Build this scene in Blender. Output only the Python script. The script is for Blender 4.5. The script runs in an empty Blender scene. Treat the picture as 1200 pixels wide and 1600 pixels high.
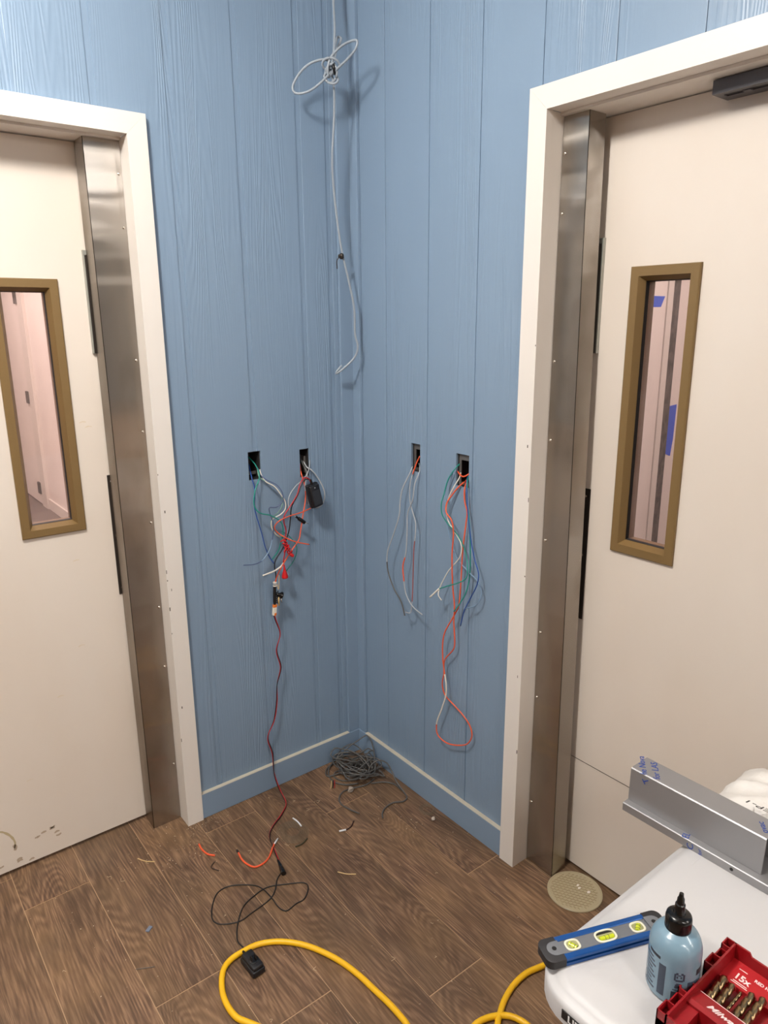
import bpy, bmesh, math, random
from mathutils import Vector, Matrix, noise
random.seed(7)
C = bpy.context.scene.collection
S = bpy.context.scene

# ---------------------------------------------------------------- camera, world, lights, exposure
cd = bpy.data.cameras.new('camera'); cam = bpy.data.objects.new('camera', cd); C.objects.link(cam)
YAW, PIT, ROL = 0.9085257, 0.2588438, -0.0072679
fw = Vector((math.cos(YAW)*math.cos(PIT), math.sin(YAW)*math.cos(PIT), -math.sin(PIT)))
rt = Vector((math.sin(YAW), -math.cos(YAW), 0)); up = rt.cross(fw)
r2 = math.cos(ROL)*rt + math.sin(ROL)*up; u2 = -math.sin(ROL)*rt + math.cos(ROL)*up
m4 = Matrix((r2, u2, -fw)).transposed().to_4x4(); m4.translation = (-1.52563, -2.12741, 1.68739)
cam.matrix_world = m4
cd.sensor_fit = 'HORIZONTAL'; cd.sensor_width = 36; cd.lens = 1128.39/1200*36
cd.clip_start = 0.02; cd.clip_end = 60
S.camera = cam

wd = bpy.data.worlds.new('world'); S.world = wd; wd.use_nodes = True
wd.node_tree.nodes['Background'].inputs[0].default_value = (1, .97, .93, 1)
wd.node_tree.nodes['Background'].inputs[1].default_value = 0.05

CEIL = 2.95
def area(name, loc, sx, sy, power, col=(1, .955, .90)):
    l = bpy.data.lights.new(name, 'AREA'); l.shape = 'RECTANGLE'; l.size = sx; l.size_y = sy
    l.energy = power; l.color = col
    o = bpy.data.objects.new(name, l); C.objects.link(o); o.location = loc
    return o
LAMPS = [(-1.58, -1.05, .3, .3, 17)]
LAMPS += [(-1.35, y, .30, 1.2, 40) for y in (-4.1, -6.3, -8.5, -10.7, -12.9)]
LAMPS += [(x, -.95, .30, 1.2, 15) for x in (-3.5, -5.5, -7.5, -9.7)]
LAMPS += [(.45, -4.1, .3, 1.2, 30), (1.1, -6.3, .3, 1.2, 36), (1.8, -8.6, .3, 1.2, 36), (2.5, -10.9, .3, 1.2, 36), (-5.0, -5.0, .3, 1.2, 20)]
pl = bpy.data.lights.new('ceiling_globe', 'POINT'); pl.energy = 84; pl.color = (1, .955, .90); pl.shadow_soft_size = .11
po = bpy.data.objects.new('ceiling_globe', pl); C.objects.link(po); po.location = (-1.58, -1.05, 2.80)
for lx, ly, sx_, sy_, pw in LAMPS: area('ceiling_lamp', (lx, ly, CEIL-.06), sx_, sy_, pw)
area('hall_lamp', (-1.0, 3.2, CEIL-.06), .6, 4.5, 125)
area('hall_lamp', (1.5, -1.2, CEIL-.06), 1.4, .5, 46)

S.view_settings.view_transform = 'Standard'; S.view_settings.look = 'None'
S.view_settings.gamma = 1; S.view_settings.use_curve_mapping = False
S.view_settings.exposure = 0.07

# ---------------------------------------------------------------- materials
def lin(c):
    return tuple(((v/255)/12.92 if v/255 <= .04045 else ((v/255+.055)/1.055)**2.4) for v in c)+(1,)
MATS = {}
def mat(name, rgb, rough=.5, metal=0, bump=None, var=None, coat=0, spec=.5):
    """bump=(scale xyz, strength, detail); var=(scale xyz, second colour, low, high)"""
    if name in MATS: return MATS[name]
    m = bpy.data.materials.new(name); m.use_nodes = True; nt = m.node_tree; b = nt.nodes['Principled BSDF']
    b.inputs['Base Color'].default_value = lin(rgb); b.inputs['Roughness'].default_value = rough
    b.inputs['Metallic'].default_value = metal; b.inputs['Coat Weight'].default_value = coat
    b.inputs['Specular IOR Level'].default_value = spec
    tc = None
    def coords(sc):
        nonlocal tc
        if tc is None: tc = nt.nodes.new('ShaderNodeTexCoord')
        mp = nt.nodes.new('ShaderNodeMapping'); mp.inputs['Scale'].default_value = sc
        nt.links.new(tc.outputs['Object'], mp.inputs[0]); return mp.outputs[0]
    if var:
        n = nt.nodes.new('ShaderNodeTexNoise'); n.inputs['Scale'].default_value = 1; n.inputs['Detail'].default_value = 6
        nt.links.new(coords(var[0]), n.inputs[0])
        r = nt.nodes.new('ShaderNodeMapRange'); r.inputs[1].default_value = var[2]; r.inputs[2].default_value = var[3]
        nt.links.new(n.outputs[0], r.inputs[0])
        mx = nt.nodes.new('ShaderNodeMix'); mx.data_type = 'RGBA'
        mx.inputs[6].default_value = lin(rgb); mx.inputs[7].default_value = lin(var[1])
        nt.links.new(r.outputs[0], mx.inputs[0]); nt.links.new(mx.outputs[2], b.inputs['Base Color'])
    if bump:
        prev = None
        for sc, st, dist, det in bump:
            n = nt.nodes.new('ShaderNodeTexNoise'); n.inputs['Scale'].default_value = 1; n.inputs['Detail'].default_value = det
            nt.links.new(coords(sc), n.inputs[0])
            bp = nt.nodes.new('ShaderNodeBump'); bp.inputs['Strength'].default_value = st; bp.inputs['Distance'].default_value = dist
            nt.links.new(n.outputs[0], bp.inputs['Height'])
            if prev: nt.links.new(prev.outputs[0], bp.inputs['Normal'])
            prev = bp
        nt.links.new(prev.outputs[0], b.inputs['Normal'])
    MATS[name] = m
    return m

def siding_mat(name, horiz):
    """blue semi-gloss paint over embossed cedar grain; horiz = index of the horizontal axis along the wall"""
    m = mat(name, (129, 151, 174), .40, var=((1.3, 1.3, .8), (124, 146, 169), .35, .65))
    nt = m.node_tree; b = nt.nodes['Principled BSDF']
    tc = nt.nodes.new('ShaderNodeTexCoord')
    mp = nt.nodes.new('ShaderNodeMapping'); mp.inputs['Scale'].default_value = (1, 1, .05)
    nt.links.new(tc.outputs['Object'], mp.inputs[0])
    n = nt.nodes.new('ShaderNodeTexNoise'); n.inputs['Scale'].default_value = 9; n.inputs['Detail'].default_value = 2
    nt.links.new(mp.outputs[0], n.inputs[0])
    mul = nt.nodes.new('ShaderNodeMath'); mul.operation = 'MULTIPLY'; mul.inputs[1].default_value = 190
    nt.links.new(n.outputs[0], mul.inputs[0])
    s = nt.nodes.new('ShaderNodeMath'); s.operation = 'SINE'; nt.links.new(mul.outputs[0], s.inputs[0])
    n2 = nt.nodes.new('ShaderNodeTexNoise'); n2.inputs['Scale'].default_value = 260; n2.inputs['Detail'].default_value = 2
    mp2 = nt.nodes.new('ShaderNodeMapping'); mp2.inputs['Scale'].default_value = (1, 1, .02)
    nt.links.new(tc.outputs['Object'], mp2.inputs[0]); nt.links.new(mp2.outputs[0], n2.inputs[0])
    n3 = nt.nodes.new('ShaderNodeTexNoise'); n3.inputs['Scale'].default_value = 3; n3.inputs['Detail'].default_value = 1
    mp3 = nt.nodes.new('ShaderNodeMapping'); mp3.inputs['Scale'].default_value = (2, 2, .4)
    nt.links.new(tc.outputs['Object'], mp3.inputs[0]); nt.links.new(mp3.outputs[0], n3.inputs[0])
    mr = nt.nodes.new('ShaderNodeMapRange'); mr.inputs[1].default_value = .42; mr.inputs[2].default_value = .62
    nt.links.new(n3.outputs[0], mr.inputs[0])
    m1 = nt.nodes.new('ShaderNodeMath'); m1.operation = 'MULTIPLY'
    nt.links.new(s.outputs[0], m1.inputs[0]); nt.links.new(mr.outputs[0], m1.inputs[1])
    ad = nt.nodes.new('ShaderNodeMath'); ad.operation = 'ADD'
    nt.links.new(m1.outputs[0], ad.inputs[0]); nt.links.new(n2.outputs[0], ad.inputs[1])
    bp = nt.nodes.new('ShaderNodeBump'); bp.inputs['Strength'].default_value = .5; bp.inputs['Distance'].default_value = .0006
    nt.links.new(ad.outputs[0], bp.inputs['Height']); nt.links.new(bp.outputs[0], b.inputs['Normal'])
    return m

def plank_mat():
    m = bpy.data.materials.new('brown oak plank'); m.use_nodes = True; nt = m.node_tree; b = nt.nodes['Principled BSDF']
    N = nt.nodes.new; L = nt.links.new
    tc = N('ShaderNodeTexCoord'); oi = N('ShaderNodeObjectInfo')
    sc = N('ShaderNodeVectorMath'); sc.operation = 'SCALE'; sc.inputs[0].default_value = (37, 53, 11)
    L(oi.outputs['Random'], sc.inputs['Scale'])
    ad = N('ShaderNodeVectorMath'); ad.operation = 'ADD'; L(tc.outputs['Object'], ad.inputs[0]); L(sc.outputs[0], ad.inputs[1])
    mp = N('ShaderNodeMapping'); mp.inputs['Scale'].default_value = (1, .16, 1); L(ad.outputs[0], mp.inputs[0])
    n1 = N('ShaderNodeTexNoise'); n1.inputs['Scale'].default_value = 5; n1.inputs['Detail'].default_value = 2; n1.inputs['Distortion'].default_value = .35; L(mp.outputs[0], n1.inputs[0])
    mu = N('ShaderNodeMath'); mu.operation = 'MULTIPLY'; mu.inputs[1].default_value = 300; L(n1.outputs[0], mu.inputs[0])
    sn = N('ShaderNodeMath'); sn.operation = 'SINE'; L(mu.outputs[0], sn.inputs[0])
    mp2 = N('ShaderNodeMapping'); mp2.inputs['Scale'].default_value = (1, .06, 1); L(ad.outputs[0], mp2.inputs[0])
    n2 = N('ShaderNodeTexNoise'); n2.inputs['Scale'].default_value = 210; n2.inputs['Detail'].default_value = 5; L(mp2.outputs[0], n2.inputs[0])
    # grain = .35*sine + noise
    g1 = N('ShaderNodeMath'); g1.operation = 'MULTIPLY_ADD'; g1.inputs[1].default_value = .10; L(sn.outputs[0], g1.inputs[0]); L(n2.outputs[0], g1.inputs[2])
    cr = N('ShaderNodeValToRGB'); L(g1.outputs[0], cr.inputs[0])
    e = cr.color_ramp.elements; e[0].position = .28; e[0].color = lin((82, 59, 44)); e[1].position = .78; e[1].color = lin((160, 128, 101))
    k = e.new(.5); k.color = lin((113, 85, 64))
    n3 = N('ShaderNodeTexNoise'); n3.inputs['Scale'].default_value = 5; n3.inputs['Detail'].default_value = 3; L(ad.outputs[0], n3.inputs[0])
    mr = N('ShaderNodeMapRange'); mr.inputs[1].default_value = .35; mr.inputs[2].default_value = .7; mr.inputs[4].default_value = .55; L(n3.outputs[0], mr.inputs[0])
    mx = N('ShaderNodeMix'); mx.data_type = 'RGBA'; mx.inputs[7].default_value = lin((126, 98, 67)); L(cr.outputs[0], mx.inputs[6]); L(mr.outputs[0], mx.inputs[0])
    # per plank tone
    mr2 = N('ShaderNodeMapRange'); mr2.inputs[3].default_value = .82; mr2.inputs[4].default_value = 1.08; L(oi.outputs['Random'], mr2.inputs[0])
    hs = N('ShaderNodeHueSaturation'); L(mx.outputs[2], hs.inputs['Color']); L(mr2.outputs[0], hs.inputs['Value'])
    n5 = N('ShaderNodeTexNoise'); n5.inputs['Scale'].default_value = 9; n5.inputs['Detail'].default_value = 4; mp5 = N('ShaderNodeMapping'); mp5.inputs['Scale'].default_value = (1.4, .45, 1); mp5.inputs['Location'].default_value = (5, 3, 0); L(ad.outputs[0], mp5.inputs[0]); L(mp5.outputs[0], n5.inputs[0])
    mr5 = N('ShaderNodeMapRange'); mr5.inputs[1].default_value = .32; mr5.inputs[2].default_value = .62; mr5.inputs[3].default_value = .66; mr5.inputs[4].default_value = 1.08; L(n5.outputs[0], mr5.inputs[0])
    mm5 = N('ShaderNodeMath'); mm5.operation = 'MULTIPLY'; L(mr2.outputs[0], mm5.inputs[0]); L(mr5.outputs[0], mm5.inputs[1]); L(mm5.outputs[0], hs.inputs['Value'])
    # dust: pale film blotches, world scale
    n4 = N('ShaderNodeTexNoise'); n4.inputs['Scale'].default_value = 2.3; n4.inputs['Detail'].default_value = 5
    ge = N('ShaderNodeNewGeometry'); L(ge.outputs['Position'], n4.inputs[0])
    mr3 = N('ShaderNodeMapRange'); mr3.inputs[1].default_value = .5; mr3.inputs[2].default_value = .75; mr3.inputs[4].default_value = .3; L(n4.outputs[0], mr3.inputs[0])
    mx2 = N('ShaderNodeMix'); mx2.data_type = 'RGBA'; mx2.inputs[7].default_value = lin((140, 118, 96)); L(hs.outputs[0], mx2.inputs[6]); L(mr3.outputs[0], mx2.inputs[0])
    L(mx2.outputs[2], b.inputs['Base Color'])
    b.inputs['Roughness'].default_value = .5
    bp = N('ShaderNodeBump'); bp.inputs['Strength'].default_value = .35; bp.inputs['Distance'].default_value = .0006
    L(g1.outputs[0], bp.inputs['Height']); L(bp.outputs[0], b.inputs['Normal'])
    return m

def film_mat():
    m = bpy.data.materials.new('glass under pink film'); m.use_nodes = True; nt = m.node_tree; nt.nodes.clear()
    N = nt.nodes.new; L = nt.links.new
    out = N('ShaderNodeOutputMaterial'); tr = N('ShaderNodeBsdfTransparent'); tr.inputs[0].default_value = (.90, .805, .795, 1)
    gl = N('ShaderNodeBsdfGlossy'); gl.inputs['Roughness'].default_value = .03
    df = N('ShaderNodeBsdfDiffuse'); df.inputs[0].default_value = lin((226, 206, 204))
    tc = N('ShaderNodeTexCoord'); mp = N('ShaderNodeMapping'); mp.inputs['Scale'].default_value = (6, 6, 2.2); L(tc.outputs['Object'], mp.inputs[0])
    n = N('ShaderNodeTexNoise'); n.inputs['Scale'].default_value = 1.6; n.inputs['Detail'].default_value = 5; L(mp.outputs[0], n.inputs[0])
    mr = N('ShaderNodeMapRange'); mr.inputs[1].default_value = .4; mr.inputs[2].default_value = .75; mr.inputs[3].default_value = .03; mr.inputs[4].default_value = .12; L(n.outputs[0], mr.inputs[0])
    a = N('ShaderNodeMixShader'); L(mr.outputs[0], a.inputs[0]); L(tr.outputs[0], a.inputs[1]); L(df.outputs[0], a.inputs[2])
    c = N('ShaderNodeMixShader'); c.inputs[0].default_value = .03; L(a.outputs[0], c.inputs[1]); L(gl.outputs[0], c.inputs[2])
    L(c.outputs[0], out.inputs[0]); return m

M_BLUE_L = siding_mat('blue siding left', 0); M_BLUE_R = siding_mat('blue siding right', 1)
M_BLUE = mat('blue trim paint', (129, 151, 174), .4, bump=[((90, 90, 8), .12, .001, 2)])
M_CREAM = mat('bare primed edge', (196, 188, 170), .6)
M_DOOR = mat('warm white door paint', (222, 213, 203), .42, bump=[((14, 14, 14), .06, .002, 3)], var=((2.2, 2.2, 1.2), (217, 206, 194), .4, .68))
M_FRAME = mat('white frame paint', (228, 222, 215), .38, bump=[((30, 30, 10), .08, .002, 3)])
M_STEEL = mat('brushed stainless', (188, 182, 175), .30, 1, bump=[((1.6, 1.6, 9), .26, .012, 1)], var=((9, 9, 5), (166, 158, 148), .45, .72))
def brushed(m, rough=.22, aniso=-.86):
    """vertical brush lines: reflections spread sideways, stay sharp in height"""
    n = m.node_tree; b = n.nodes['Principled BSDF']; g = n.nodes.new('ShaderNodeBsdfAnisotropic'); t = n.nodes.new('ShaderNodeTangent')
    t.direction_type = 'RADIAL'; t.axis = 'Z'; g.inputs['Roughness'].default_value = rough; g.inputs['Anisotropy'].default_value = aniso
    for i, k in (('Base Color', 'Color'), ('Normal', 'Normal')):
        if b.inputs[i].is_linked: n.links.new(b.inputs[i].links[0].from_socket, g.inputs[k])
    n.links.new(t.outputs[0], g.inputs['Tangent']); n.links.new(g.outputs[0], n.nodes['Material Output'].inputs[0]); n.nodes.remove(b)
brushed(M_STEEL)
M_SCREW = mat('bright screw', (225, 220, 212), .2, 1)
M_BRONZE = mat('bronze vision frame', (122, 98, 60), .42, .15)
M_GASKET = mat('black gasket', (16, 15, 15), .6)
M_DKPLATE = mat('dark bronze plate', (62, 56, 52), .4, .6)
M_CLOSER = mat('dark grey closer', (82, 80, 84), .42, .2)
M_FILM = film_mat()
M_PLANK = plank_mat()
M_JOINT = mat('joint underlay', (172, 142, 112), .8)
M_CEIL = mat('ceiling white', (225, 222, 216), .9)
M_BACK = mat('grey back wall', (150, 146, 138), .8)
M_HALL = mat('hall white', (236, 228, 222), .7)
M_HALLF = mat('hall floor', (120, 110, 104), .6)
M_TAPE = mat('blue painters tape', (0, 82, 220), .6)
M_GREY = mat('galvanised grey', (112, 110, 108), .5, .5)
M_BOXDK = mat('box dark', (40, 38, 38), .6)
M_STRIPG = mat('raw grey strip', (92, 87, 82), .9, var=((40, 40, 25), (60, 56, 52), .45, .6), bump=[((60, 60, 60), .5, .004, 3)])

# ---------------------------------------------------------------- mesh helpers
def world_loc(o):
    if not o.parent: return Vector(o.location)
    return world_loc(o.parent)+o.matrix_parent_inverse.translation+Vector(o.location)
def tag(o, label=None, cat=None, group=None, kind=None):
    if label: o['label'] = label
    if cat: o['category'] = cat
    if group: o['group'] = group
    if kind: o['kind'] = kind
    return o
def empty(name, loc, label=None, cat=None, group=None, kind=None):
    o = bpy.data.objects.new(name, None); C.objects.link(o); o.location = loc; o.empty_display_size = .05
    return tag(o, label, cat, group, kind)
def fin(bm, name, m, parent=None, smooth=None, origin=True):
    """write a bmesh (world coordinates) to an object whose origin is the base of its bounds"""
    bmesh.ops.remove_doubles(bm, verts=bm.verts, dist=1e-6)
    bmesh.ops.recalc_face_normals(bm, faces=bm.faces)
    xs = [v.co for v in bm.verts]
    o0 = Vector(((min(c.x for c in xs)+max(c.x for c in xs))/2, (min(c.y for c in xs)+max(c.y for c in xs))/2, min(c.z for c in xs))) if origin else Vector((0, 0, 0))
    for v in bm.verts: v.co -= o0
    me = bpy.data.meshes.new(name); bm.to_mesh(me); bm.free()
    if smooth is not None:
        for p in me.polygons: p.use_smooth = True
        if smooth < 3: me.set_sharp_from_angle(angle=smooth)
    o = bpy.data.objects.new(name, me); C.objects.link(o)
    if isinstance(m, (list, tuple)):
        for k in m: me.materials.append(k)
    else: me.materials.append(m)
    o.location = o0
    if parent:
        o.parent = parent; o.matrix_parent_inverse = Matrix.Translation(-world_loc(parent))
    return o
def box(bm, a, b, bev=0, xf=None, seg=2):
    lo = [min(p, q) for p, q in zip(a, b)]; hi = [max(p, q) for p, q in zip(a, b)]
    vs = [bm.verts.new((x, y, z)) for x in (lo[0], hi[0]) for y in (lo[1], hi[1]) for z in (lo[2], hi[2])]
    fs = [bm.faces.new([vs[i] for i in f]) for f in ((0, 1, 3, 2), (4, 6, 7, 5), (0, 4, 5, 1), (2, 3, 7, 6), (0, 2, 6, 4), (1, 5, 7, 3))]
    vv = vs
    if bev:
        es = {e for f in fs for e in f.edges}
        r = bmesh.ops.bevel(bm, geom=list(es), offset=bev, segments=seg, affect='EDGES', profile=.5)
        vv = list({v for f in r['faces'] for v in f.verts} | {v for v in vs if v.is_valid})
    if xf:
        for v in vv: v.co = xf(v.co)
    return vv
def prism(bm, pts, d, xf=None):
    """closed polygon pts (Vectors) swept by vector d"""
    a = [bm.verts.new(Vector(q)) for q in pts]; b = [bm.verts.new(Vector(q)+Vector(d)) for q in pts]
    n = len(a); bm.faces.new(a); bm.faces.new(b[::-1])
    for i in range(n): bm.faces.new((a[i], b[i], b[(i+1) % n], a[(i+1) % n]))
    if xf:
        for v in a+b: v.co = xf(v.co)
def loft(bm, loops, cap0=True, cap1=True):
    rows = [[bm.verts.new(Vector(q)) for q in l] for l in loops]
    for r, s in zip(rows, rows[1:]):
        n = len(r)
        for i in range(n): bm.faces.new((r[i], r[(i+1) % n], s[(i+1) % n], s[i]))
    if cap0: bm.faces.new(rows[0][::-1])
    if cap1: bm.faces.new(rows[-1])
def lathe(bm, prof, c, n=32, axis=None):
    """prof: list of (radius, height) about a vertical (or given) axis through c"""
    ax = Vector(axis or (0, 0, 1)).normalized(); q = ax.to_track_quat('Z', 'Y')
    loft(bm, [[Vector(c)+q @ Vector((r*math.cos(2*math.pi*i/n), r*math.sin(2*math.pi*i/n), h)) for i in range(n)] for r, h in prof])
def smooth_path(pts, step=.006):
    P = [Vector(q) for q in pts]
    if len(P) < 3:
        return P
    out = []
    for i in range(len(P)-1):
        p0 = P[i-1] if i else P[0]*2-P[1]; p1 = P[i]; p2 = P[i+1]; p3 = P[i+2] if i+2 < len(P) else P[-1]*2-P[-2]
        n = max(2, min(14, int((p2-p1).length/step)))
        # centripetal catmull-rom
        d1, d2, d3 = [max(1e-4, (b-a).length**.5) for a, b in ((p0, p1), (p1, p2), (p2, p3))]
        m1 = (p1-p0)/d1-(p2-p0)/(d1+d2)+(p2-p1)/d2; m2 = (p2-p1)/d2-(p3-p1)/(d2+d3)+(p3-p2)/d3
        m1 *= d2; m2 *= d2
        for k in range(n):
            t = k/n
            out.append((2*t**3-3*t*t+1)*p1+(t**3-2*t*t+t)*m1+(-2*t**3+3*t*t)*p2+(t**3-t*t)*m2)
    out.append(P[-1]); return out
def tube(bm, path, r, n=8, shift=None):
    P = path; loops = []; nrm = None
    for i, q in enumerate(P):
        t = (P[min(i+1, len(P)-1)]-P[max(i-1, 0)])
        if t.length < 1e-9: t = Vector((0, 0, 1))
        t.normalize()
        if nrm is None:
            nrm = t.orthogonal().normalized()
        nrm = (nrm-t*nrm.dot(t))
        if nrm.length < 1e-6: nrm = t.orthogonal()
        nrm.normalize(); bn = t.cross(nrm)
        rr = r(i/(len(P)-1)) if callable(r) else r
        loops.append([q+rr*(math.cos(2*math.pi*k/n)*nrm+math.sin(2*math.pi*k/n)*bn) for k in range(n)])
    loft(bm, loops)
def cells(holes, s0, s1, z0, z1):
    """rectangle minus holes (s0,s1,z0,z1 each) as a list of rectangles"""
    ss = sorted({s0, s1}|{min(max(h[i], s0), s1) for h in holes for i in (0, 1)})
    zs = sorted({z0, z1}|{min(max(h[i], z0), z1) for h in holes for i in (2, 3)})
    out = []
    for a, b in zip(ss, ss[1:]):
        run = None
        for c, d in zip(zs, zs[1:]):
            ms, mz = (a+b)/2, (c+d)/2
            inside = any(h[0] < ms < h[1] and h[2] < mz < h[3] for h in holes)
            if not inside:
                if run and abs(run[3]-c) < 1e-9: run[3] = d
                else:
                    run = [a, b, c, d]; out.append(run)
            else: run = None
    return out
def text(txt, size, org, xd, yd, m, name, parent, depth=.0002, shear=0, bold=0):
    cu = bpy.data.curves.new(name, 'FONT'); cu.body = txt; cu.size = size; cu.extrude = depth; cu.shear = shear; cu.offset = bold
    cu.resolution_u = 3
    t = bpy.data.objects.new('tmp', cu); C.objects.link(t)
    dg = bpy.context.evaluated_depsgraph_get(); me = bpy.data.meshes.new_from_object(t.evaluated_get(dg))
    bpy.data.objects.remove(t); bpy.data.curves.remove(cu)
    X = Vector(xd).normalized(); Y = Vector(yd); Y = (Y-X*Y.dot(X)).normalized(); Z = X.cross(Y)
    mm = Matrix((X, Y, Z)).transposed().to_4x4(); mm.translation = Vector(org)
    bm = bmesh.new(); bm.from_mesh(me); bpy.data.meshes.remove(me)
    bm.transform(mm)
    return fin(bm, name, m, parent)

# wall frames: s = distance from the corner along the wall, d = depth behind the wall face, z = height
TL = lambda s, d, z: Vector((-s, d, z))
TR = lambda s, d, z: Vector((d, -s, z))
def bx(bm, T, s0, s1, d0, d1, z0, z1, bev=0):
    return box(bm, T(s0, d0, z0), T(s1, d1, z1), bev)

# ---------------------------------------------------------------- the room
def struct(o): o['kind'] = 'structure'; return o
HL = [(.387, .434, 1.176, 1.272), (.196, .236, 1.160, 1.259)]
HR = [(.320, .365, 1.203, 1.297), (.535, .591, 1.190, 1.292)]
G0, GP, GW = .188, .2085, .0195          # first groove, pitch, groove width
DL = (.694, 1.875); DR = (.792, 1.979)   # outer edges of the two frames
HEAD = 2.235
# floor: planks on a light underlay that shows in the joints
bm = bmesh.new(); box(bm, (-11.5, -14.5, -.03), (.16, .16, -.0016)); box(bm, (.16, -14.5, -.03), (5, -2.72, -.0016)); floor = struct(fin(bm, 'floor', M_JOINT))
PW = .1892; ends = {-7: .1, -6: -.067, -5: -.616, -4: -.852, -3: -1.31, -2: -1.025, -1: -.26, 0: -.78, 1: -.5}
for k in range(-22, 2):
    x0, x1 = -.150+PW*k, -.150+PW*(k+1)
    if k == 1: x1 = .16
    e = ends.get(k, -((k*.377) % 1.22))
    cuts = [.16]; y = e
    while y > .16: y -= 1.22
    while y+1.22 < .16: y += 1.22
    while y > -4.2: cuts.append(y); y -= 1.22
    cuts.append(-4.2)
    for a, b in zip(cuts, cuts[1:]):
        if a-b < .01: continue
        bm = bmesh.new(); box(bm, (max(x0, -4.2)+.0013, b+.0020, -.0015), (min(x1, .16)-.0013, a-.0020, 0))
        fin(bm, 'plank', M_PLANK, floor)
bm = bmesh.new(); box(bm, (-11.6, -14.6, CEIL), (.16, .16, CEIL+.05)); box(bm, (.16, -14.6, CEIL), (5.1, -2.72, CEIL+.05)); struct(fin(bm, 'ceiling', M_CEIL))
bm = bmesh.new(); box(bm, (-11.6, -14.6, 0), (-11.5, .0, CEIL)); struct(fin(bm, 'wall_back', M_BACK))
bm = bmesh.new(); box(bm, (-11.5, -14.6, 0), (5.1, -14.5, CEIL)); struct(fin(bm, 'wall_front', M_BACK))
def wall(T, name, holes, door, m, trimw):
    dh = (door[0]+.03, door[1]-.03, -1, HEAD-.03)
    bm = bmesh.new()
    for a, b, c, d in cells(holes+[dh], 0, 11.5 if T is TL else 2.70, 0, CEIL): bx(bm, T, a, b, .0030, .10, c, d)
    w = struct(fin(bm, name, m, origin=False))
    # grooved siding: every board between two grooves is its own raised piece
    edges = [(trimw-.03, G0-GP+.099)] if False else []
    s = G0
    boards = [(trimw-.004, .0795 if T is TL else G0)]
    if T is TL: boards.append((.0975, G0))
    smax = 4.2 if T is TL else 2.70
    while s+GW < smax:
        boards.append((s+GW, min(s+GP, smax))); s += GP
    for a, b in boards:
        rects = cells(holes+[(door[0]+.004, door[1]-.004, -1, HEAD-.004)], a, b, 0, CEIL)
        if not rects: continue
        bm = bmesh.new()
        for q in rects: bx(bm, T, q[0], q[1], 0, .0032, q[2], q[3], .0014 if len(rects) == 1 else 0)
        fin(bm, 'siding_board', m, w, origin=False)
    return w
wall_left = wall(TL, 'wall_left', HL, DL, M_BLUE_L, .060)
wall_right = wall(TR, 'wall_right', HR, DR, M_BLUE_R, .055)
for i, (T, w, n) in enumerate(((TL, .061, 'trim_1'), (TR, .055, 'trim_2'))):
    bm = bmesh.new(); bx(bm, T, 0 if i == 0 else .0125, w, -.0125, -.0003, .096, CEIL, .0015); struct(fin(bm, n, M_BLUE))
for T, n, door, s1 in ((TL, 'baseboard_left', DL, 0), (TR, 'baseboard_right', DR, .016)):
    bm = bmesh.new(); bx(bm, T, s1, door[0]-.0005, -.016, -.0003, .001, .0955, .001); b = struct(fin(bm, n, M_BLUE))
    bm = bmesh.new(); bx(bm, T, .062 if T is TL else .058, door[0]-.0006, -.0155, -.0004, .0957, .0975); tag(fin(bm, 'top_edge', M_CREAM, b), 'bare cream top edge')
    bm = bmesh.new(); bx(bm, T, door[1]+.0005, 4.19 if T is TL else 2.69, -.016, -.0003, .001, .0955, .001); struct(fin(bm, n, M_BLUE))

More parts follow.
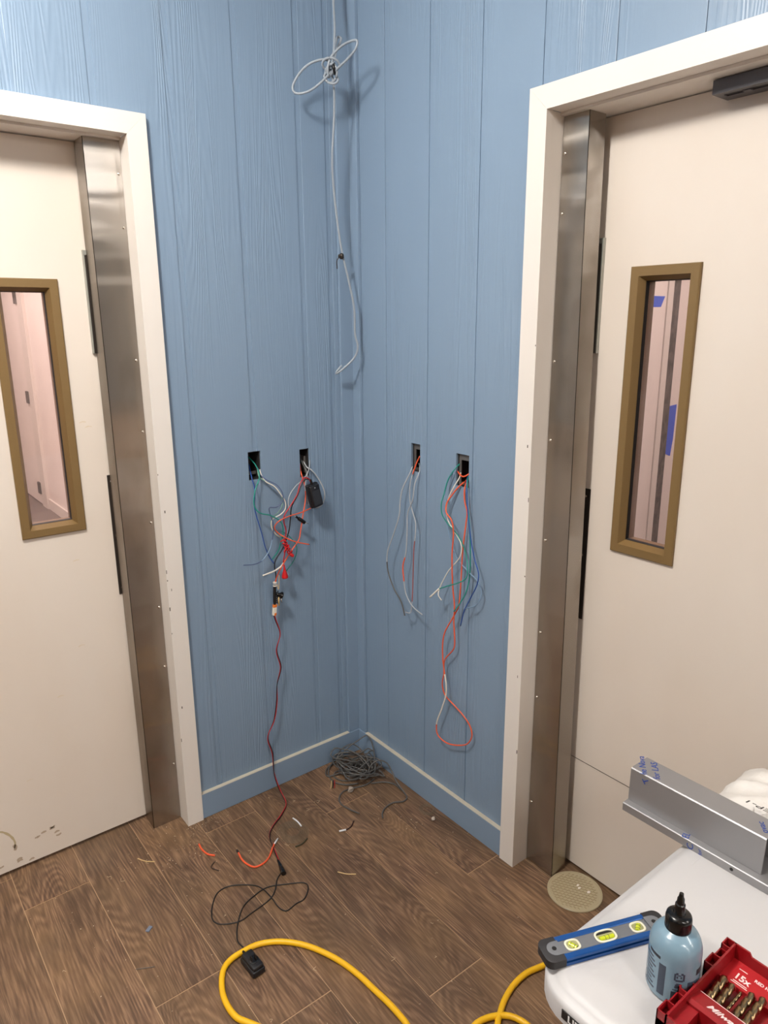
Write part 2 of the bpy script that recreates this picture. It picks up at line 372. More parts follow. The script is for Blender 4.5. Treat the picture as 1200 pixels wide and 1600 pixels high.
# ---------------------------------------------------------------- doors
SCREWZ = [2.087, 1.947, 1.579, 1.367, 1.08, .796, .585, .218]
def door(T, name, D, fd, vs, es, kick):
    root = struct(empty(name, T((D[0]+D[1])/2, .06, 0)))
    fw_ = .056; i0, i1 = D[0]+fw_, D[1]-fw_; zi = HEAD-fw_
    # hollow metal frame: two jambs and a head, mitred, with a stop
    def jamb(a, ain, sgn, nm):
        bm = bmesh.new()
        prism(bm, [T(a, -.02, 0), T(ain, -.02, 0), T(ain, -.02, zi), T(a, -.02, HEAD)], T(0, .023, 0)-T(0, 0, 0))
        bx(bm, T, ain-sgn*.0003, ain-sgn*.03, .0031, .17, 0, zi)
        return fin(bm, nm, M_FRAME, root)
    jamb(D[0], i0, 1, 'door_jamb'); jamb(D[1], i1, -1, 'door_jamb')
    bm = bmesh.new()
    prism(bm, [T(D[0], -.02, HEAD), T(i0, -.02, zi+.0006), T(i1, -.02, zi+.0006), T(D[1], -.02, HEAD)], T(0, .023, 0)-T(0, 0, 0))
    bx(bm, T, i0, i1, .0031, .032, zi+.0009, zi+.03)
    bx(bm, T, i0+.0004, i1-.0004, .0322, .17, zi-.006, zi+.0299)
    fin(bm, 'door_head', M_FRAME, root)
    # leaf with a window opening
    v0, v1, z0, z1 = vs
    h = (v0+.0275, v1-.0275, z0+.028, z1-.028)
    bm = bmesh.new()
    for q in cells([h], i0+.012, i1-.004, .013, zi-.009): bx(bm, T, q[0], q[1], fd, fd+.044, q[2], q[3])
    leaf = fin(bm, 'door_leaf', M_DOOR, root, origin=False)
    # vision frame: mitred bronze ring with a sloped inner lip, outside and inside
    def ring(prof, nm, m):
        bm = bmesh.new()
        rows = []
        for ins, d, in prof:
            rows.append([bm.verts.new(T(*q)) for q in ((v0+ins, d, z0+ins*1.02), (v1-ins, d, z0+ins*1.02), (v1-ins, d, z1-ins*1.02), (v0+ins, d, z1-ins*1.02))])
        for r, s in zip(rows, rows[1:]+rows[:1]):
            for k in range(4): bm.faces.new((r[k], r[(k+1) % 4], s[(k+1) % 4], s[k]))
        return fin(bm, nm, m, leaf)
    ring([(0, fd), (0, fd-.007), (.0025, fd-.009), (.023, fd-.009), (.0335, fd+.0105), (.0335, fd+.0115), (.0275, fd+.0115), (.0275, fd+.0005)], 'vision_frame', M_BRONZE)
    ring([(.0285, fd+.0226), (.0285, fd+.0118), (.0342, fd+.0118), (.0358, fd+.0226)], 'gasket', M_GASKET)
    ring([(0, fd+.0445), (0, fd+.052), (.033, fd+.052), (.033, fd+.027), (.0275, fd+.027), (.0275, fd+.0445)], 'vision_frame', M_BRONZE)
    bm = bmesh.new(); bx(bm, T, v0+.029, v1-.029, fd+.0228, fd+.0268, z0+.030, z1-.030); fin(bm, 'glass_pane', M_FILM, leaf, origin=False)
    # dark edge plate with three screws, bright edge strip above it
    bm = bmesh.new(); bx(bm, T, es[0], es[1], fd-.003, fd-.0002, es[2], es[3], .0006); fin(bm, 'edge_plate', M_DKPLATE, leaf)
    for z in (es[2]+.022, (es[2]+es[3])/2, es[3]-.022):
        bm = bmesh.new(); lathe(bm, [(.0035, 0), (.0035, .001), (.0018, .0022), (.0002, .0024)], T((es[0]+es[1])/2, fd-.003, z), 10, T(0, -1, 0)-T(0, 0, 0)); fin(bm, 'screw', M_SCREW, leaf)
    bm = bmesh.new(); bx(bm, T, es[4]-.0035, es[4], fd-.011, fd-.0003, 1.60, 1.888); bx(bm, T, i0+.05, es[4]-.0035, fd-.008, fd-.0003, 1.875, 1.888); fin(bm, 'edge_strip', mat('satin metal strip', (170, 172, 166), .4, .6), leaf)
    bm = bmesh.new(); bx(bm, T, i0+.05, es[4]-.0037, fd-.006, fd-.0003, 1.60, 1.874); fin(bm, 'edge_slot', M_GREY if kick else M_DKPLATE, leaf)
    if kick:
        bm = bmesh.new(); bx(bm, T, i0+.02, i1-.01, fd-.0008, fd-.0001, .3845, .3860); fin(bm, 'panel_seam', M_DKPLATE, leaf)
    return root, leaf, i0
d1, leaf1, iL = door(TL, 'door_1', DL, .12, (.936, 1.116, 1.075, 1.807), (.836, .857, .842, 1.233, .860), False)
d2, leaf2, iR = door(TR, 'door_2', DR, .135, (1.016, 1.200, 1.074, 1.813), (.909, .937, .840, 1.230, .931), True)
M_SCUFF = mat('brown scuff', (184, 168, 134), .7); M_SCUFF2 = mat('dark scuff', (176, 158, 138), .7)
def scuff(pts, w, m):
    bm = bmesh.new(); P = smooth_path([TL(s, .1197, z) for s, z in pts], .008)
    for i, q in enumerate(P):
        pass
    n = len(P)
    a = []; b = []
    for i, q in enumerate(P):
        t = (P[min(i+1, n-1)]-P[max(i-1, 0)]).normalized(); nn = Vector((t.z, 0, -t.x)); ww = w*(.35+.65*math.sin(math.pi*(i+.5)/n))*(.7+.6*random.random())
        a.append(q+nn*ww); b.append(q-nn*ww)
    prism(bm, a+b[::-1], (0, -.0002, 0)); return tag(fin(bm, 'scuff_mark', m, leaf1), None)
scuff([(1.31, .168), (1.29, .160), (1.268, .135), (1.258, .105), (1.262, .085)], .004, M_SCUFF)
scuff([(1.264, .098), (1.258, .088), (1.262, .078)], .006, M_SCUFF2)
for i in range(10):
    s0, z0 = (1.17+random.uniform(-.035, .035), .09+random.uniform(-.02, .02)) if i < 6 else (1.265+random.uniform(-.05, .05), .03+random.uniform(-.01, .012))
    scuff([(s0, z0), (s0-.008, z0+random.uniform(-.004, .006)), (s0-.016, z0+.002)], .0035, M_SCUFF2)
for s0, z0 in ((1.0, .70), (.985, .98), (.92, 1.40), (.905, 1.385), (1.08, .55), (1.20, .30)):
    scuff([(s0, z0), (s0-.01, z0+.003), (s0-.02, z0+.001)], .0016, mat('pale scuff', (214, 200, 178), .6))

M_NICK = mat('bare nick', (96, 88, 80), .7)
for T, rt_, inner, zs in ((TL, d1, iL, (1.24, 1.12, .925, .90, .865, .80, .72, .45, .33)), (TR, d2, iR, (1.62, 1.35, 1.20, .98, .66, .41))):
    for i, z in enumerate(zs):
        bm = bmesh.new(); q = inner-.001-(.011 if i % 3 == 1 else 0); bx(bm, T, q, q-.002-.0012*(i % 2), -.0203, -.0199, z, z+.004+.004*(i % 3)); fin(bm, 'paint_nick', M_NICK, rt_)

# stainless channels screwed to the latch jambs
def channel(T, s0t, s1t, s0b, s1b, d0, d1, label):
    root = empty('finger_guard', T((s0b+s1b)/2, d1, 0), label, 'door guard')
    def sh(s, d, z, a, b): return T(a+(b-a)*(1-z/2.172)+s, d, z)
    n = 24; bm = bmesh.new(); th = .0016
    for (pa, pb) in (((0, d0), (s1t-s0t, d0)), ((s1t-s0t, d0), (s1t-s0t, d1))):
        rows = []
        for k in range(n+1):
            z = 2.172*k/n; k1 = (s1b-s0b)/(s1t-s0t)*(1-z/2.172)+z/2.172; off = s0b*(1-z/2.172)+s0t*z/2.172
            dn = (0, th) if pa[1] == pb[1] else (-th, 0)
            rows.append([T(off+pa[0]*k1, pa[1], z), T(off+pb[0]*k1, pb[1], z), T(off+pb[0]*k1+dn[0], pb[1]+dn[1], z), T(off+pa[0]*k1+dn[0], pa[1]+dn[1], z)])
        rows = [rows[0], rows[-1]]
        loft(bm, rows)
    f = fin(bm, 'channel_cover', M_STEEL, root, origin=False)
    for z in SCREWZ:
        off = s0b*(1-z/2.172)+s0t*z/2.172
        bm = bmesh.new(); lathe(bm, [(.0042, 0), (.004, .0012), (.0025, .0026), (.0003, .003)], T(off+.0085, d0, z), 12, T(0, -1, 0)-T(0, 0, 0)); fin(bm, 'screw', M_SCREW, root, smooth=1)
    return root
channel(TL, .7505, .850, .7505, .848, .044, .115, 'tall stainless steel guard channel on the jamb of the left white door')
channel(TR, .8495, .926, .8495, .953, .045, .108, 'tall stainless steel guard channel on the jamb of the right white door')

# door closer on the right door
cl = empty('door_closer', TR(1.4, .10, 2.147), 'dark grey door closer track at the top of the right door', 'door closer')
bm = bmesh.new()
c0, c1, e0, e1, zb, zt = 1.218, 1.86, .07, .1345, 2.143, 2.1705
# rail with an open slot along its underside
bx(bm, TR, c0, c1, e0, e1, zb+.004, zt); bx(bm, TR, c0, c1, e0, e0+.016, zb, zb+.004); bx(bm, TR, c0, c1, e0+.034, e1, zb, zb+.004)
bx(bm, TR, c0, c0+.016, e0+.016, e0+.034, zb, zb+.004)
fin(bm, 'track_housing', M_CLOSER, cl)
bm = bmesh.new(); bx(bm, TR, c0+.018, c1-.004, e0+.0165, e0+.0335, zb+.0022, zb+.0038); fin(bm, 'slot', M_GASKET, cl)
bm = bmesh.new(); bx(bm, TR, c0+.055, c0+.072, e0+.017, e0+.033, zb-.002, zb+.0022, .001); fin(bm, 'slide_block', M_CLOSER, cl)

# ---------------------------------------------------------------- the spaces seen through the two door windows
def sbox(name, a, b, m): 
    bm = bmesh.new(); box(bm, a, b); return struct(fin(bm, name, m))
sbox('floor_hall', (-2.4, .161, -.03), (.06, 8.0, 0), M_HALLF)
sbox('floor_closet', (.161, -2.6, -.03), (3.2, .0, 0), M_HALLF)
sbox('ceiling_hall', (-2.4, .17, CEIL), (.06, 8.0, CEIL+.05), M_CEIL)
sbox('ceiling_closet', (.17, -2.6, CEIL), (3.2, .0, CEIL+.05), M_CEIL)
wh = sbox('wall_hall_right', (.05, .11, 0), (.09, 8.0, CEIL), M_HALL)
sbox('wall_hall_left', (-2.5, .11, 0), (-2.4, 8.0, CEIL), M_HALL)
sbox('wall_hall_end', (-2.4, 8.0, 0), (.06, 8.1, CEIL), M_HALL)
wc = sbox('wall_closet_left', (.17, .0, 0), (3.2, .04, CEIL), M_HALL)
sbox('wall_closet_end', (3.2, -2.59, 0), (3.3, .04, CEIL), M_HALL)
sbox('wall_closet_right', (.101, -2.7, 0), (5.0, -2.6, CEIL), M_BACK)
sbox('wall_side', (5.0, -14.5, 0), (5.1, -2.6, CEIL), M_BACK)
d3 = struct(empty('door_3', (.05, 5.6, 0)))
bm = bmesh.new(); box(bm, (.03, 5.19, .01), (.0495, 6.1, 2.12)); fin(bm, 'door_leaf', M_HALL, d3)
bm = bmesh.new(); box(bm, (.024, 4.98, 0), (.0495, 5.165, 2.2)); fin(bm, 'door_jamb', M_FRAME, d3)
for z in (1.913, 1.027, .17):
    bm = bmesh.new(); box(bm, (.012, 5.150, z-.055), (.0298, 5.235, z+.055), .002); fin(bm, 'hinge', M_GREY, d3)
bm = bmesh.new(); box(bm, (.036, .3, .001), (.0497, 4.97, .10)); struct(fin(bm, 'baseboard_hall', M_FRAME))
d4 = struct(empty('door_4', (2.1, 0, 0)))
bm = bmesh.new(); box(bm, (1.2, -.012, .01), (1.945, -.0005, 2.12)); fin(bm, 'door_leaf', M_HALL, d4)
bm = bmesh.new(); box(bm, (1.953, -.016, 0), (1.965, -.0005, 2.2)); box(bm, (1.968, -.010, 0), (2.012, -.0005, 2.2)); fin(bm, 'door_jamb', M_FRAME, d4)
bm = bmesh.new(); box(bm, (2.016, -.009, 0), (2.074, -.0005, 2.2)); fin(bm, 'bare_strip', M_STRIPG, d4)
bm = bmesh.new(); prism(bm, [(1.79, -.0122, 1.797), (1.93, -.0122, 1.797), (1.90, -.0122, 1.745), (1.79, -.0122, 1.743)], (0, -.0006, 0))
tag(fin(bm, 'tape_strip', M_TAPE), 'short blue tape strip at the top left of the right door window', 'tape', 'blue painters tape')
bm = bmesh.new(); prism(bm, [(2.075, -.0005, 1.232), (2.155, -.0005, 1.238), (2.15, -.0005, 1.05), (2.135, -.0005, .955), (2.085, -.0005, .972)], (0, -.0008, 0))
tag(fin(bm, 'tape_strip', M_TAPE), 'long blue tape strip beside a grey strip behind the right door window', 'tape', 'blue painters tape')

# ---------------------------------------------------------------- wall boxes behind the four cutouts
def wall_box(T, h, label, variant):
    s0, s1, z0, z1 = h
    root = empty('wall_box', T((s0+s1)/2, .07, z0), label, 'wall box')
    t = .0025; d1 = .075
    bm = bmesh.new()
    a0, a1, b0, b1 = s0+.0006, s1-.0006, z0+.0006, z1-.0006
    bx(bm, T, a0, a1, d1-t, d1, b0, b1)
    bx(bm, T, a0, a0+t, .007, d1, b0, b1); bx(bm, T, a1-t, a1, .007, d1, b0, b1)
    bx(bm, T, a0, a1, .007, d1, b0, b0+t); bx(bm, T, a0, a1, .007, d1, b1-t, b1)
    fin(bm, 'box_shell', M_BOXDK, root)
    bm = bmesh.new()
    if variant == 0:
        bx(bm, T, a0+.004, a1-.004, .03, .034, z0+.014, z0+.024)
    elif variant == 1:
        bx(bm, T, a0+.004, a0+.009, .02, .06, z0+.01, z1-.03)
    else:
        bx(bm, T, a0+t, a0+.012, .010, .013, z0+.004, z1-.003); bx(bm, T, a0+.012, a1-t, .010, .013, z1-.02, z1-.004); bx(bm, T, a0+.012, a1-t, .012, .02, z0+.004, z0+.012)
    fin(bm, 'mounting_ear', M_GREY, root)
wall_box(TL, HL[0], 'dark wall box in the left wall nearer the left door', 0)
wall_box(TL, HL[1], 'dark wall box in the left wall nearer the room corner', 1)
wall_box(TR, HR[0], 'narrow grey wall box in the right wall nearer the room corner', 2)
wall_box(TR, HR[1], 'grey wall box in the right wall nearer the right door, orange wires in it', 2)

# ---------------------------------------------------------------- folding table
M_TABLE = mat('white plastic', (194, 192, 192), .45, bump=[((260, 260, 260), .10, .0006, 2)])
M_LEG = mat('grey powder coat', (120, 122, 124), .45, .3)
tb = empty('folding_table', (-.42, -2.45, 0), 'white plastic folding table with rounded corners in front of the right door', 'table')
X0, X1, Y0, Y1, ZT = -.808, -.036, -3.385, -1.552, .73
def rrect(ins, z, R=.075, n=8):
    r = max(R-ins, .004); out = []
    for cx, cy, a0 in ((X1-ins-r, Y1-ins-r, 0), (X0+ins+r, Y1-ins-r, 90), (X0+ins+r, Y0+ins+r, 180), (X1-ins-r, Y0+ins+r, 270)):
        for k in range(n+1):
            a = math.radians(a0+90*k/n); out.append((cx+r*math.cos(a), cy+r*math.sin(a), z))
    return out
bm = bmesh.new()
loft(bm, [rrect(.06, .690), rrect(.012, .684), rrect(0, .684), rrect(0, .711), rrect(.002, .7160), rrect(.005, .7185), rrect(.0105, .7205), rrect(.0145, .7240), rrect(.019, .7275), rrect(.025, .7295), rrect(.032, ZT)])
fin(bm, 'tabletop', M_TABLE, tb, smooth=math.radians(35))
for yy in (-1.95, -3.05):
    for xx in (X0+.09, X1-.09):
        bm = bmesh.new(); tube(bm, smooth_path([(xx, yy, .686), (xx, yy, .3), (xx, yy, .004)]), .0125, 10); fin(bm, 'leg', M_LEG, tb, smooth=1)
    bm = bmesh.new(); tube(bm, [Vector((X0+.102, yy, .25)), Vector((X1-.102, yy, .25))], .009, 8); fin(bm, 'crossbar', M_LEG, tb, smooth=1)
bm = bmesh.new(); box(bm, (X0-.0012, -1.624, .6935), (X0+.0002, -1.765, .7095), .0004); lg = fin(bm, 'name_plate', mat('black plate', (24, 24, 26), .4), tb)
text('LIFETIME', .0165, (X0-.0013, -1.635, .6958), (0, -1, 0), (0, 0, 1), mat('white print', (235, 235, 235), .5), 'lettering', lg, bold=.0004)
bm = bmesh.new(); box(bm, (-.415, -1.585, .7298), (-.375, -1.60, .7302)); fin(bm, 'moulded_mark', M_TABLE, tb)

# ---------------------------------------------------------------- film covered channel lying on the table
M_ANOD = mat('grey filmed metal', (150, 149, 150), .42, .55, bump=[((6, 6, 6), .08, .004, 2)])
M_BLUEP = mat('blue film print', (28, 66, 150), .5)
ch = empty('metal_channel', (-.34, -1.65, ZT), 'new grey metal channel with blue film print lying across the table end', 'metal channel')
yA, yB, yC = -1.432, -1.697, -2.25
XW, XB, ZTOP = -.362, -.306, .8205
bm = bmesh.new()
sec = [(-.378, .7302), (-.378, .746), (-.3765, .7475), (-.300, .7475), (-.300, .7455), (-.375, .7455), (-.376, .7302)]
prism(bm, [(x, yA+.001, z) for x, z in sec], (0, yC-yA, 0)); rail = fin(bm, 'base_rail', M_ANOD, ch)
bm = bmesh.new()
sec = [(XW, .7478), (XW+.001, ZTOP-.002), (XW+.003, ZTOP), (XB, ZTOP), (XB, .7478), (XB-.0018, .7478), (XB-.0018, ZTOP-.002), (XW+.004, ZTOP-.002), (XW+.002, .7478)]
prism(bm, [(x, yA, z) for x, z in sec], (0, yB-yA, 0)); cov = fin(bm, 'channel_cover', M_ANOD, ch)
bm = bmesh.new(); box(bm, (XW+.003, yA+.0005, .748), (XB-.002, yA-.0015, ZTOP-.0025)); fin(bm, 'end_plate', M_ANOD, ch)
bm = bmesh.new(); lathe(bm, [(.0032, 0), (.0032, .0006)], (-.3780, -1.654, .739), 14, (-1, 0, 0)); fin(bm, 'bolt_hole', M_GASKET, rail)
# film print: two lines that run up over the edge onto the top, others on the rail and the far end
zt = ZTOP+.0003
XD, YD = (.79, .62, 0), (-.62, .79, 0)
text('T', .0190, (XW-.0003, -1.4750, ZTOP-.0125), (0, .62, .79), (0, .79, -.62), M_BLUEP, 'film_print', cov)
text('he Nova', .0185, (XW+.0032, -1.4660, zt), XD, YD, M_BLUEP, 'film_print', cov)
text('for LAS', .0185, (XW+.010, -1.4905, zt), XD, YD, M_BLUEP, 'film_print', cov)
text('C', .018, (-.3783, -1.5835, .7320), (0, .25, 1), (0, 1, -.25), M_BLUEP, 'film_print', rail)
text('EL', .018, (-.3765, -1.5705, .7477), (1, .3, 0), (-.3, 1, 0), M_BLUEP, 'film_print', rail)
text('for', .010, (-.3783, -1.600, .7320), (0, .35, 1), (0, 1, -.35), M_BLUEP, 'film_print', rail)
text('ovac', .0165, (-.343, -1.6925, zt), (.75, .65, 0), (-.65, .75, 0), M_BLUEP, 'film_print', cov)

# ---------------------------------------------------------------- torpedo level lying on its side
M_LBLUE = mat('blue anodised rail', (20, 78, 146), .28, .35); M_LGREY = mat('grey level web', (104, 106, 110), .55)
M_RUB = mat('black rubber', (36, 34, 36), .62); M_IVORY = mat('ivory ring', (226, 222, 200), .45)
M_VIAL = mat('yellow green vial', (196, 206, 40), .12, coat=.6); M_OLIVE = mat('olive window', (150, 150, 104), .5)
lv = empty('spirit_level', (-.70, -1.60, ZT), 'blue torpedo spirit level with three yellow vials lying on the table corner', 'level')
LE = Vector((.930, -.368, 0)).normalized(); LW = Vector((-LE.y, LE.x, 0))*-1
LO = Vector((-.7830, -1.5635, ZT+.0003))             # middle of the left end
ZS = .55                                               # the body is 15 mm thick
def LX(a, w, z): return LO+LE*a+LW*w+Vector((0, 0, z*ZS))
def lxf(c): return LX(c.x, c.y, c.z)
LL, HW = .2205, .0210
for sg in (-1, 1):
    bm = bmesh.new()
    pr = [(HW, 0), (HW, .010), (HW-.0050, .0118), (HW-.0050, .0152), (HW, .017), (HW, .0255), (HW-.0015, .027), (HW-.0085, .027), (HW-.0095, .0255), (HW-.0095, 0)]
    prism(bm, [LX(.026, sg*w, z) for w, z in pr], LE*(LL-.052)); fin(bm, 'rail', M_LBLUE, lv)
bm = bmesh.new(); box(bm, (.010, -HW+.009, .003), (LL-.010, HW-.009, .0245), .0, lxf)
web = fin(bm, 'web', M_LGREY, lv)
for e0 in (0, 1):
    # rounded rubber end cap with a rounded grey tongue of the web let into it
    def ex(a): return a if e0 == 0 else LL-a
    def ol(ins, z, R=.012):
        pts = []
        x0, w0 = ins, HW+.0012-ins
        for k in range(7):
            t = math.radians(180-90*k/6+0); pts.append((x0+R+R*math.cos(t), w0-R+R*math.sin(t)))
        pts.append((.030, w0)); pts.append((.030, -w0))
        for k in range(7):
            t = math.radians(270-90*k/6); pts.append((x0+R+R*math.cos(t), -w0+R+R*math.sin(t)))
        return [LX(ex(a), w, z) for a, w in pts]
    bm = bmesh.new(); loft(bm, [ol(.0015, 0), ol(0, .002), ol(0, .0265), ol(.002, .0285)]); fin(bm, 'end_cap', M_RUB, lv, smooth=math.radians(40))
    bm = bmesh.new(); tg = [LX(ex(.032), .0125, .0283)]+[LX(ex(.0215-.0125*math.sin(math.radians(q))), .0125*math.cos(math.radians(q)), .0283) for q in range(0, 181, 15)]+[LX(ex(.032), -.0125, .0283)]
    prism(bm, tg, (0, 0, .0006)); fin(bm, 'web_tongue', M_LGREY, lv)
    bm = bmesh.new(); lathe(bm, [(.0036, 0), (.0036, .0004)], LX(ex(.0205), 0, .0298), 16); fin(bm, 'hang_hole', M_GASKET, lv)
for a, rx, ry, ang in ((.0525, .0125, .0105, 55), (.1115, .0185, .0118, 0), (.1700, .0125, .0105, -50)):
    bm = bmesh.new(); n = 28; loops = []
    def sup(rx, ry, z):
        out = []
        for k in range(n):
            t = 2*math.pi*k/n; c, s_ = math.cos(t), math.sin(t)
            out.append(LX(a+rx*math.copysign(abs(c)**.7, c), ry*math.copysign(abs(s_)**.7, s_), z))
        return out
    rows = [sup(rx, ry, .0240), sup(rx, ry, .0262), sup(rx-.0008, ry-.0008, .0270), sup(rx-.0026, ry-.0026, .0270), sup(rx-.0034, ry-.0034, .0240)]
    loft(bm, rows, False, False); fin(bm, 'vial_ring', M_IVORY, lv, smooth=math.radians(40))
    bm = bmesh.new(); loft(bm, [sup(rx-.003, ry-.003, .02455), sup(rx-.003, ry-.003, .0250)]); fin(bm, 'vial_window', M_OLIVE, lv)
    if ang == 0:
        bm = bmesh.new(); box(bm, (a-.0145, -.0085, .0249), (a+.0145, -.0040, .02535), 0, lxf); fin(bm, 'window_slot', M_GASKET, lv)
    dv = Vector((math.cos(math.radians(ang)), math.sin(math.radians(ang)), 0)); hl = .0125 if ang == 0 else .0066
    off = .003 if ang == 0 else .001
    c0 = LX(a, off, .0225); d = LE*dv.x+LW*dv.y
    bm = bmesh.new(); tube(bm, [c0-d*hl, c0-d*hl*.99, c0+d*hl*.99, c0+d*hl], lambda t: .0040 if .1 < t < .9 else .0032, 14); v = fin(bm, 'vial', M_VIAL, lv, smooth=math.radians(40))
    for q in (-.0032, .0032):
        bm = bmesh.new(); tube(bm, [c0+d*(q-.0003), c0+d*(q+.0003)], .00425, 14); fin(bm, 'gauge_line', M_GASKET, v)

# ---------------------------------------------------------------- squeeze bottle
M_BOTTLE = mat('blue grey liquid bottle', (118, 146, 163), .24, coat=.3); M_CAP = mat('glossy black plastic', (10, 10, 11), .22)
M_LBL = mat('slate label print', (58, 68, 84), .5); M_LBL2 = mat('dark label print', (30, 36, 48), .5)
BC = Vector((-.667, -1.711, ZT+.0003))
bt = empty('squeeze_bottle', BC, 'blue grey squeeze bottle with black twist cap standing on the table', 'bottle')
bm = bmesh.new(); R = .0365
lathe(bm, [(.0002, .002), (.026, .0015), (.032, 0), (.0350, .002), (R, .006), (R, .074), (.0360, .082), (.0340, .090), (.0300, .0975), (.0250, .1025), (.0190, .1055), (.0170, .108)], BC, 48)
fin(bm, 'bottle_body', M_BOTTLE, bt, smooth=math.radians(60))
bm = bmesh.new(); lathe(bm, [(.0175, .1062), (.0185, .107), (.0185, .1225), (.0175, .1275), (.0150, .1300), (.0088, .1312), (.0078, .1330), (.0070, .1460), (.0055, .1475), (.0050, .1555), (.0036, .1585), (.0030, .1640), (.0005, .1642)], BC, 32)
cap = fin(bm, 'twist_cap', M_CAP, bt, smooth=math.radians(35))
th0 = math.atan2(-2.127+1.711, -1.526+.667)
def patch(name, u0, u1, z0, z1, m, cut=0):
    """a thin printed patch wrapped round the bottle; u = sine of the angle from the side facing the room"""
    a0, a1 = [th0+math.asin(u) for u in (u0, u1)]; n = 6; bm = bmesh.new(); rr = R+.00025
    rows = [[(BC.x+r*math.cos(a0+(a1-a0)*k/n), BC.y+r*math.sin(a0+(a1-a0)*k/n), BC.z+z) for r, z in ((rr, z0), (rr, z1), (R-.0003, z1), (R-.0003, z0))] for k in range(n+1)]
    loft(bm, rows); return fin(bm, name, m, bt)
for k in range(9):
    patch('label_line', -.95+.02*(k % 2), -.62-.06*(k % 3), .013+.0062*k, .0155+.0062*k, M_LBL)
patch('label_line', -.88, -.48, .070, .0745, M_LBL2)
patch('label_bar', -.50, -.24, .012, .064, M_LBL)
patch('label_block', .02, .46, .005, .0265, M_LBL2); patch('label_line', .06, .42, .0295, .031, M_LBL)
# round headed emblem over a small shield
for q in ((.12, .40, .034, .0365), (.14, .38, .0365, .040), (.18, .34, .040, .0425), (.08, .14, .047, .0585), (.40, .46, .047, .0585), (.14, .40, .0455, .0485), (.14, .22, .057, .0605), (.32, .40, .057, .0605), (.17, .22, .051, .0545), (.31, .36, .051, .0545), (.22, .32, .0555, .057)):
    patch('label_emblem', *q, M_LBL)
patch('label_block', .66, .93, .012, .026, M_LBL); patch('label_block', .58, .92, .028, .044, M_LBL); patch('label_line', .84, .97, .052, .062, M_LBL2)

# ---------------------------------------------------------------- red drill bit case
M_RED = mat('red plastic', (136, 15, 22), .36); M_RED2 = mat('bright red label', (168, 20, 28), .4); M_REDW = mat('pale print', (232, 214, 212), .5)
M_BIT = mat('bronze steel', (150, 128, 96), .26, 1)
cs = empty('drill_bit_case', (-.655, -1.83, ZT), 'open red plastic drill bit case on the table corner', 'tool case')
CX0, CX1, CY0, CY1, CZ0, CZ1 = -.752, -.560, -1.749, -1.925, ZT+.0006, .7715
bm = bmesh.new(); w = .0028
box(bm, (CX0, CY0, CZ0), (CX1, CY1, CZ0+.003))
box(bm, (CX0, CY0, CZ0), (CX1, CY0-w, CZ1)); box(bm, (CX0, CY1, CZ0), (CX1, CY1+w, CZ1))
box(bm, (CX0, CY0, CZ0), (CX0+w, CY1, CZ1))
prism(bm, [(CX1-w, CY0, CZ0), (CX1-w, CY0, CZ1), (CX1-w, -1.772, CZ1), (CX1-w, -1.776, CZ1-.006), (CX1-w, CY1, CZ1-.006), (CX1-w, CY1, CZ0)], (w, 0, 0))
tray = fin(bm, 'case_shell', M_RED, cs)
def pocket(x0, x1, zt_):
    bm = bmesh.new(); y0, y1 = CY0-.0002, CY0+.0125; t = .0018; z0 = CZ0+.010
    box(bm, (x0, y0, z0), (x0+t, y1, zt_)); box(bm, (x1-t, y0, z0), (x1, y1, zt_)); box(bm, (x0, y1-t, z0), (x1, y1, zt_)); box(bm, (x0, y0, z0), (x1, y1, zt_-.014))
    return fin(bm, 'hinge_lug', M_RED, cs)
pocket(-.752, -.728, CZ1); pocket(-.698, -.675, CZ1); pocket(-.628, -.604, CZ1); pocket(-.578, -.560, CZ1)
pocket(-.7278, -.6982, CZ1-.008); pocket(-.6038, -.5782, CZ1-.008)
bm = bmesh.new(); prism(bm, [(-.606, CY0-w, CZ0+.003), (-.606, CY0-w, CZ0+.012), (CX1-w, CY0-w, CZ0+.016), (CX1-w, CY0-w, CZ0+.003)], (0, CY1-CY0+2*w, 0)); card = fin(bm, 'label_card', M_RED2, cs)
bm = bmesh.new(); prism(bm, [(-.700, CY0-w, CZ0+.003), (-.700, CY0-w, .7615), (-.693, CY0-w, .7635), (-.664, CY0-w, .7560), (-.662, CY0-w, CZ0+.003)], (0, CY1-CY0+2*w, 0)); front = fin(bm, 'bit_holder', M_RED, cs)
for a, b, c, d in cells([(1.770, 1.800, 0, 1), (1.812, 1.85, 0, 1)], 1.7518, 1.9222, 0, 1):
    bm = bmesh.new(); box(bm, (-.745, -a, CZ0+.003), (-.7005, -b, .7580)); fin(bm, 'rest_block', M_RED, cs)
def cardz(x): return CZ0+.012+.004*(x+.606)/(.043)+.0004
sl = .004/.043
text('15x', .0150, (-.5935, -1.766, cardz(-.5935)), (0, -1, 0), (1, 0, sl), M_REDW, 'card_print', card, bold=.0004)
text('RED HELIX', .0072, (-.5800, -1.790, cardz(-.580)), (0, -1, 0), (1, 0, sl), M_REDW, 'card_print', card, bold=.0002)
for x_, y_, l_ in ((-.5985, -1.768, .020), (-.6015, -1.766, .024), (-.5755, -1.766, .012)):
    bm = bmesh.new(); box(bm, (x_, y_, cardz(x_)-.0006), (x_+.0012, y_-l_, cardz(x_)+.0001)); fin(bm, 'card_line', M_REDW, card)
fs = (.7560-.7635)/.029
def fz(x): return .7635+fs*(x+.693)+.0003
text('Milwaukee', .0150, (-.6880, -1.7735, fz(-.688)), (0, -1, 0), (1, 0, fs), M_REDW, 'holder_print', front, shear=.35, bold=.0003)
bm = bmesh.new(); box(bm, (-.6660, CY0-w-.002, fz(-.666)-.0004), (-.6652, CY1+w+.002, fz(-.6656)+.0001)); fin(bm, 'holder_line', M_REDW, front)
